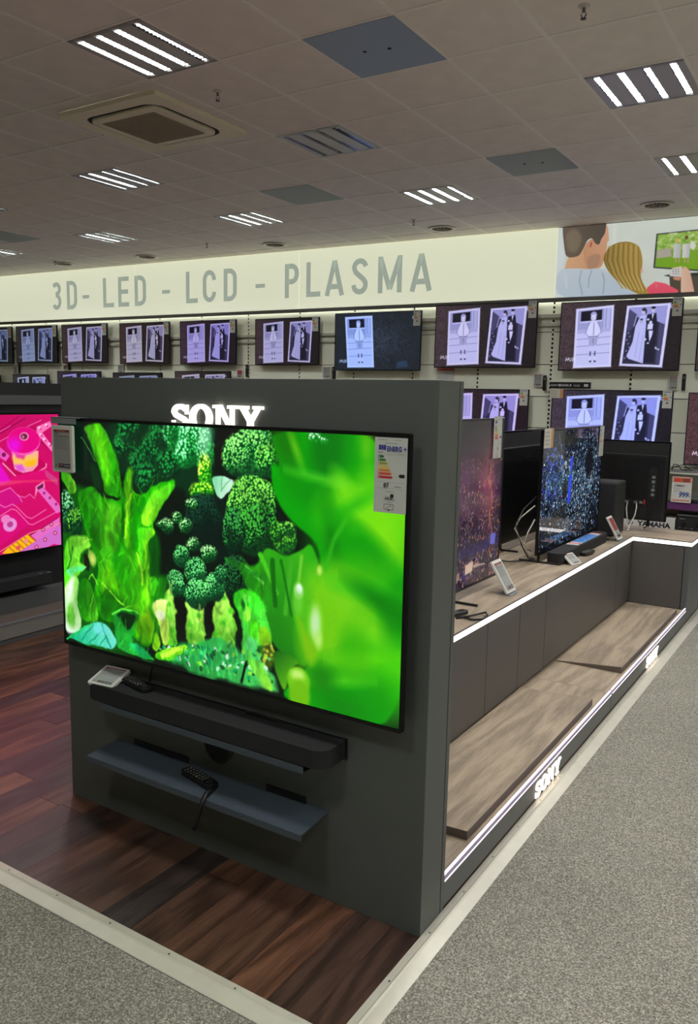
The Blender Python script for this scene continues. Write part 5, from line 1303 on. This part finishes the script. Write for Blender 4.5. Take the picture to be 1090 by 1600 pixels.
# soundbar two, subwoofer, remotes, tags
s2 = thing('compact_soundbar', 'short black soundbar with a blue leaflet on it, before the splinter screen', 'soundbar', (-.545, 3.27, ZC), math.pi/2)
obj('body', MB().prism(rrect(1.03, .105, .040, 6), 'z', .004, .068), M_grill, s2, bevel=.004)
obj('base', MB().prism(rrect(.98, .08, .03, 5), 'z', 0, .004), M_blackm, s2)
t = thing('leaflet', 'blue and red printed leaflet lying on the short soundbar', 'leaflet', (-.545, 3.39, ZC+.0685), math.pi/2)
o = obj('print', picture_mesh('print', paint_leaflet(), .075, .56), M_print, t); o.rotation_euler = (-math.pi/2, 0, math.pi/2); o.location = (-.28, 0, .0012); o.rotation_euler = Matrix(((0, 0, 1), (1, 0, 0), (0, 1, 0))).to_euler()
o.matrix_local = Matrix(((0, 0, -1, .28), (1, 0, 0, 0), (0, -1, 0, .0015), (0, 0, 0, 1)))
o.matrix_local = Matrix(((0, 0, 1, -.28), (-1, 0, 0, 0), (0, -1, 0, .0015), (0, 0, 0, 1)))
obj('sheet', MB().box(-.28, .28, -.0375, .0375, 0, .001), M_paper, t)
sw = thing('subwoofer', 'tall matt black subwoofer box on the counter beside the grid-backed television', 'subwoofer', (-.64, 4.142, ZC))
obj('cabinet', MB().box(-.13, .13, -.145, .145, .008, .395), M_blackm, sw, bevel=.008)
obj('top_plate', MB().box(-.12, .12, -.135, .135, .395, .399), M_grill, sw)
for a in (-1, 1):
    for b in (-1, 1): obj('rubber_foot', MB().lathe([(.012, 0), (.012, .009)], 10, (a*.10, b*.12, 0)), M_black, sw)
r3 = remote('black remote control on a small stand before the short soundbar', (-.468, 3.20, ZC+.006), 1.45, .16, tilt=.0)
obj('holder', MB().box(-.03, .03, -.02, .02, -.006, .004), M_blackm, r3)
price_tag('tall white electronic price tag on the counter before the night city screen', .118, .182, (-.470, 1.88, ZC+.012), math.pi/2, kind=0, stand=True, tilt=math.radians(32))
price_tag('white electronic price tag with a dark red display, near the inner corner of the counter', .118, .182, (-.428, 3.885, ZC+.012), math.pi/2, kind=1, stand=True, tilt=math.radians(30))
price_tag('small white electronic price tag lying before the short soundbar', .112, .088, (-.425, 2.845, ZC+.003), math.pi/2-.2, kind=3, tilt=math.radians(50))
rd = remote('black remote control on the counter beside the tower, partly hidden', (-.535, 1.30, ZC), 1.3, .2)
o = obj('cable', MB().tube([(-.50, 1.27, ZC+.006), (-.455, 1.33, ZC+.010), (-.42, 1.42, ZC+.012), (-.395, 1.38, ZC+.010), (-.395, 1.32, ZC+.006), (-.43, 1.28, ZC+.008), (-.47, 1.30, ZC+.008)], .0055, 8), M_cable, smooth=True); tag(o, 'thick black cord looped on the counter edge next to the tower', 'cord')

# ------------------------------------------------------------------ wall televisions
PH0 = paint_photos(0); PH1 = paint_photos(1)
WM = {}
def wall_tv(label, u0, u1, z0, z1, tint, kind=0, gain=1.0, grp='televisions on the wall, upper row', lbl=None):
    w = u1-u0; h = z1-z0; key = (round(w, 2), round(h, 2), kind)
    if key not in WM: WM[key] = picture_mesh('screen', PH1 if kind else PH0, w-.02, h-.022)
    t = television('wall_television', label, w, h, .06, WM[key], screen_mat('wall_screen_%d' % len([m for m in MATS if m.startswith('wall_screen')]), gain, tint, rough=.2), wp((u0+u1)/2, .10, z0), TH, bez=.008, chin=.012, group=grp)
    obj('wall_bracket', MB().box(-.2, .2, .06, .097, h*.35, h*.6), M_greymetal, t)
    if lbl:
        sheet('energy_label', lbl, 'label', SE, .095, .19, wp(u1-.06, .106, z1-.185), TH, 'energy labels on the wall televisions')
    return t
G1 = 'televisions on the wall, upper row'; G2 = 'televisions on the wall, lower row'
PT = 'two old black-and-white photographs'
wall_tv('wall television cut by the left picture edge, upper row', -12.44, -11.42, 2.03, 2.645, (.45, .60, .75), 0, .55, G1, 'energy label on the upper wall television at the left picture edge')
wall_tv('wall television with dull blue-grey photographs, above the pink machine screen', -11.315, -10.297, 2.033, 2.646, (.55, .66, .85), 0, .62, G1, 'energy label on the second upper wall television from the left')
wall_tv('wall television with pale grey photographs, above the left end of the tower', -10.185, -9.15, 2.03, 2.644, (.80, .76, .88), 0, .72, G1, 'energy label on the third upper wall television from the left')
wall_tv('wall television with neutral grey photographs, under the word LED of the sign', -8.879, -7.853, 2.014, 2.632, (.78, .72, .74), 0, .85, G1, 'energy label on the fourth upper wall television from the left')
wall_tv('wall television with purple-tinted photographs, under the word LCD of the sign', -7.648, -6.607, 2.008, 2.628, (.74, .64, 1.05), 0, .85, G1, 'energy label on the purple-tinted wall television')
wall_tv('wall television with lavender photographs, under the letter P of PLASMA', -6.273, -5.224, 1.997, 2.62, (.82, .78, 1.0), 0, .85, G1, 'energy label on the lavender wall television')
wall_tv('wall television showing only the boy photograph in bright blue, right half dark', -4.98, -3.739, 1.923, 2.653, (.62, .84, 1.25), 1, 1.0, G1, 'energy label on the bright blue wall television')
wall_tv('wall television with both photographs on a brown picture, below the end of PLASMA', -3.55, -2.286, 1.96, 2.703, (.98, .94, 1.18), 0, .95, G1, 'energy label on the wall television below the end of PLASMA')
wall_tv('wall television with both photographs directly below the poster of the couple', -2.02, -.738, 1.927, 2.677, (1.0, 1.0, 1.2), 0, 1.02, G1, 'energy label on the wall television below the poster')
wall_tv('wall television at the right picture edge, upper row', -.585, .70, 1.927, 2.677, (1.0, .95, 1.1), 0, .9, G1)
wall_tv('lower wall television at the left picture edge, mostly hidden', -12.9, -11.78, 1.22, 1.835, (.6, .7, .8), 0, .6, G2)
wall_tv('lower wall television with grey photographs just above the dark wall at left', -11.44, -10.53, 1.30, 1.85, (.75, .85, 1.0), 0, .75, G2)
wall_tv('lower wall television with violet photographs above the left corner of the tower', -10.32, -9.313, 1.29, 1.905, (.66, .62, 1.1), 0, .75, G2)
wall_tv('lower wall television peeping over the tower left of the lit SONY word', -9.045, -8.017, 1.27, 1.888, (.6, .7, .8), 0, .65, G2)
wall_tv('lower wall television with a reddish edge peeping over the tower above the SONY word', -7.756, -6.707, 1.29, 1.912, (.9, .85, .9), 0, .75, G2)
wall_tv('lower wall television with lilac photographs behind the night city screen', -3.60, -2.339, .968, 1.713, (1.0, .85, 1.25), 0, .95, G2, 'energy label on the lilac lower wall television')
wall_tv('lower wall television with vivid blue photographs behind the splinter screen', -2.07, -.770, .965, 1.72, (.80, .92, 1.45), 0, 1.05, G2, 'energy label on the vivid blue lower wall television')
wall_tv('lower wall television with a pinkish brown picture at the right picture edge', -.622, .65, .948, 1.705, (1.45, 1.05, 1.25), 0, 1.0, G2)
# tags, remotes and cards hung on the wall
for lb, u, z, w, h, k in (('dark red electronic tag on the wall just left of the lavender television', -6.60, 1.825, .10, .115, 1), ('white electronic tag on the wall between the lavender and bright blue televisions', -5.14, 1.825, .135, .155, 2),
                          ('white electronic tag on the wall under the television below the end of PLASMA', -2.265, 1.748, .105, .15, 2), ('white electronic tag on the wall under the television below the poster', -.795, 1.732, .10, .145, 2),
                          ('small dark electronic tag above the lower left violet television', -10.22, 1.93, .07, .07, 1), ('white electronic tag above the lower television left of the SONY word', -8.95, 1.885, .12, .13, 2), ('small white electronic tag above the lower left grey television', -11.46, 1.865, .10, .12, 2)):
    price_tag(lb, w, h, wp(u, .03, z), TH, kind=k, group='electronic tags on the wall')
for lb, u, z in (('black remote control hanging on the wall left of the lavender television', -6.475, 1.83), ('black remote control hanging on the wall between the lavender and bright blue televisions', -5.03, 1.80), ('black remote control hanging right of the tag under the end of PLASMA', -2.185, 1.70), ('black remote control hanging at the right edge below the poster', -.69, 1.722), ('black remote control standing up above the violet lower television', -10.12, 1.92), ('black remote control hanging above the grey lower television at left', -11.36, 1.865)):
    t = thing('remote_control', lb, 'remote control', wp(u, .022, z), TH, 'remote controls hung on the wall')
    obj('body', MB().prism(rrect(.038, .175, .008, 3, 0, .09), 'y', -.012, .006), M_black, t, bevel=.002)
    obj('hook', MB().box(-.004, .004, .006, .022, .12, .13), M_greymetal, t)
    obj('buttons', MB().box(-.010, .010, -.0135, -.012, .125, .150), M_greymetal, t)
of2 = sheet('offer_card', 'white card with a red-orange header on the wall right of the bright blue television', 'card', paint_offer2(), .235, .15, wp(-3.434, .01, 1.812), TH)
bv = thing('name_plate', 'black name plate with small white writing above the vivid blue lower television', 'sign', wp(-1.868, .10, 1.728), TH)
obj('plate', MB().box(-.228, .228, -.01, .01, 0, .073), M_black, bv, bevel=.002)
lettering('SONY', .028, M_whiteink, bv, -.18, -.011, .027, depth=.0003, bold=.0006)
lettering('BRAVIA 8', .036, M_whiteink, bv, -.060, -.011, .025, depth=.0003, bold=.0007)
lettering('OLED', .030, M_whiteink, bv, .075, -.011, .025, depth=.0003)
obj('badge', MB().box(.155, .200, -.0112, -.010, .024, .052), M_whiteink, bv)
sheet('info_card', 'cream information card with an orange edge on the vivid blue lower wall television', 'label', paint_orange_card(), .155, .10, wp(-2.02, .106, 1.621), TH)

# wall shelf with amplifiers and boxes at the right
sh = thing('wall_shelf', 'grey wall shelf unit with a purple strip behind the end of the counter', 'shelf', wp(0, 0, 0), TH)
obj('upper_shelf', MB().box(-2.4, 1.6, -.42, -.001, .868, .893), M_greymetal, sh)
obj('shelf_edge', MB().box(-2.4, 1.6, -.425, -.42, .872, .888), M_rail, sh)
obj('middle_shelf', MB().box(-2.4, 1.6, -.50, -.001, .520, .545), M_greymetal, sh)
obj('purple_strip', MB().box(-2.4, 1.6, -.508, -.501, .515, .588), M_purple, sh)
obj('lower_shelf', MB().box(-2.4, 1.6, -.56, -.001, .275, .300), M_greymetal, sh)
obj('base_cabinet', MB().box(-2.4, 1.6, -.56, -.001, .0, .273), M_greymetal, sh)
yb = thing('printed_box', 'white cardboard box with black YAMAHA lettering under the grid-backed television', 'box', wp(-.89, .50, .302), TH)
obj('carton', MB().box(-.33, .29, 0, .30, 0, .118), M_paper, yb, bevel=.002)
lettering('YAMAHA', .072, M_ink, yb, .085, -.0015, .012, depth=.0005, bold=.0028, sx=1.08)
obj('round_emblem', MB().rring(.062, .062, .0309, .046, .046, .0229, -.0018, -.0002, -.155, .040), M_ink, yb)
em = MB()
for a in (90, 210, 330):
    em.tube([(-.155, -.001, .040), (-.155+.026*math.cos(math.radians(a)), -.001, .040+.026*math.sin(math.radians(a)))], .003, 5)
obj('emblem_forks', em, M_ink, yb)
def amp(label, u0, u1, z, h, v):
    t = thing('amplifier', label, 'amplifier', wp((u0+u1)/2, v, z), TH, 'black amplifiers on the wall shelf'); w = u1-u0
    obj('case', MB().box(-w/2, w/2, 0, .30, .008, h), M_black, t, bevel=.003)
    obj('front_plate', MB().box(-w/2, w/2, -.006, -.0005, .008, h-.012), M_blackm, t)
    obj('top_trim', MB().box(-w/2, w/2, -.004, .30, h+.0005, h+.008), M_silver, t)
    for xx, rr in ((-.34*w, .016), (.0, .034), (.3*w, .034)): obj('dial', MB().lathe([(rr, -.024), (rr, -.006)], 18, (xx, 0, h*.48), 'y'), M_black, t)
    k = MB()
    for i in range(6): k.box(-w*.45+i*w*.13, -w*.45+i*w*.13+.018, -.0075, -.006, h*.18, h*.22)
    k.box(-w*.45, -w*.33, -.0075, -.006, h*.78, h*.82).box(w*.02, w*.15, -.0075, -.006, h*.78, h*.82)
    obj('markings', k, M_silver, t); return t
amp('black amplifier with round dials at the right edge of the wall shelf', -.583, -.14, .302, .155, .50)
amp('low black amplifier on the shelf above the purple strip, cut by the right picture edge', -.475, -.03, .546, .070, .40)
of = sheet('price_sign', 'white offer card with an orange header and blue price 999 leaning on the wall shelf', 'price sign', paint_offer(), .19, .262, wp(-.56, .515, .592), TH)
lettering('999', .072, M_priceblue, of, .02, -.0028, .055, depth=.0004, bold=.0022, sx=.85, shear=.25)
lettering('-', .06, M_priceblue, of, .078, -.0028, .055, depth=.0004, bold=.001)
lettering('YAMAHA', .021, M_ink, of, -.015, -.0028, .165, depth=.0004, bold=.0006)
for k, pts in enumerate(([(-.72, .15, .895), (-.70, .2, .955), (-.66, .2, .95), (-.62, .2, .90), (-.56, .2, .90)], [(-.74, .2, .90), (-.69, .22, .93), (-.60, .22, .955), (-.56, .2, .92), (-.52, .2, .90)])):
    tag(obj('cable', MB().tube([wp(*p) for p in pts], .005, 6), M_cable, smooth=True), ['tangled black cable on the wall shelf under the pinkish screen', 'second tangled black cable on the wall shelf under the pinkish screen'][k], 'cable', 'cables on the wall shelf')

# ------------------------------------------------------------------ left display wall with the pink screen
lw = thing('left_display_wall', 'dark display wall at the left with a wood-look ledge, carrying the pink screen', 'display stand')
obj('wall_board', MB().box(-4.30, -3.74, -1.0, 2.6, .0, 1.642), M_blackm, lw)
obj('header_board', MB().box(-3.742, -3.722, -1.0, 2.6, 1.50, 1.56), M_anth, lw)
obj('ledge_top', MB().box(-3.738, -3.470, -1.0, 2.6, .125, .140), M_oakedge, lw)
obj('ledge_edge', MB().box(-3.470, -3.464, -1.0, 2.6, .128, .141), M_strip, lw)
obj('ledge_front', MB().box(-3.486, -3.468, -1.0, 2.6, .036, .126), M_base, lw)
obj('kick_board', MB().box(-3.50, -3.478, -1.0, 2.6, .0, .036), M_anth, lw)
obj('ledge_step', MB().box(-3.738, -3.66, -1.0, 2.6, .142, .250), M_anth, lw)
MAC = picture_mesh('screen', paint_machine(), 1.602, .9)
television('wall_mounted_television', 'television with a vivid pink machine picture on the left display wall', 1.62, .925, .05, MAC, screen_mat('machine_screen', .98, rough=.2), (-3.66, .02+.801, .524), math.pi/2)
sb3 = thing('soundbar', 'long black soundbar under the pink machine screen', 'soundbar', (-3.655, .9, .3), math.pi/2)
obj('body', MB().prism(rrect(1.2, .10, .02, 4), 'z', 0, .07), M_grill, sb3, bevel=.003)
obj('silver_glints', MB().box(.50, .53, -.03, -.02, .070, .072).box(.56, .59, -.03, -.02, .070, .072).box(.62-.06, .65-.06, -.045, -.038, .070, .072), M_silver, sb3)  # silver slips stand in for small glints on the soundbar
obj('mount', MB().box(-.5, .5, .05, .082, .01, .05), M_black, sb3)
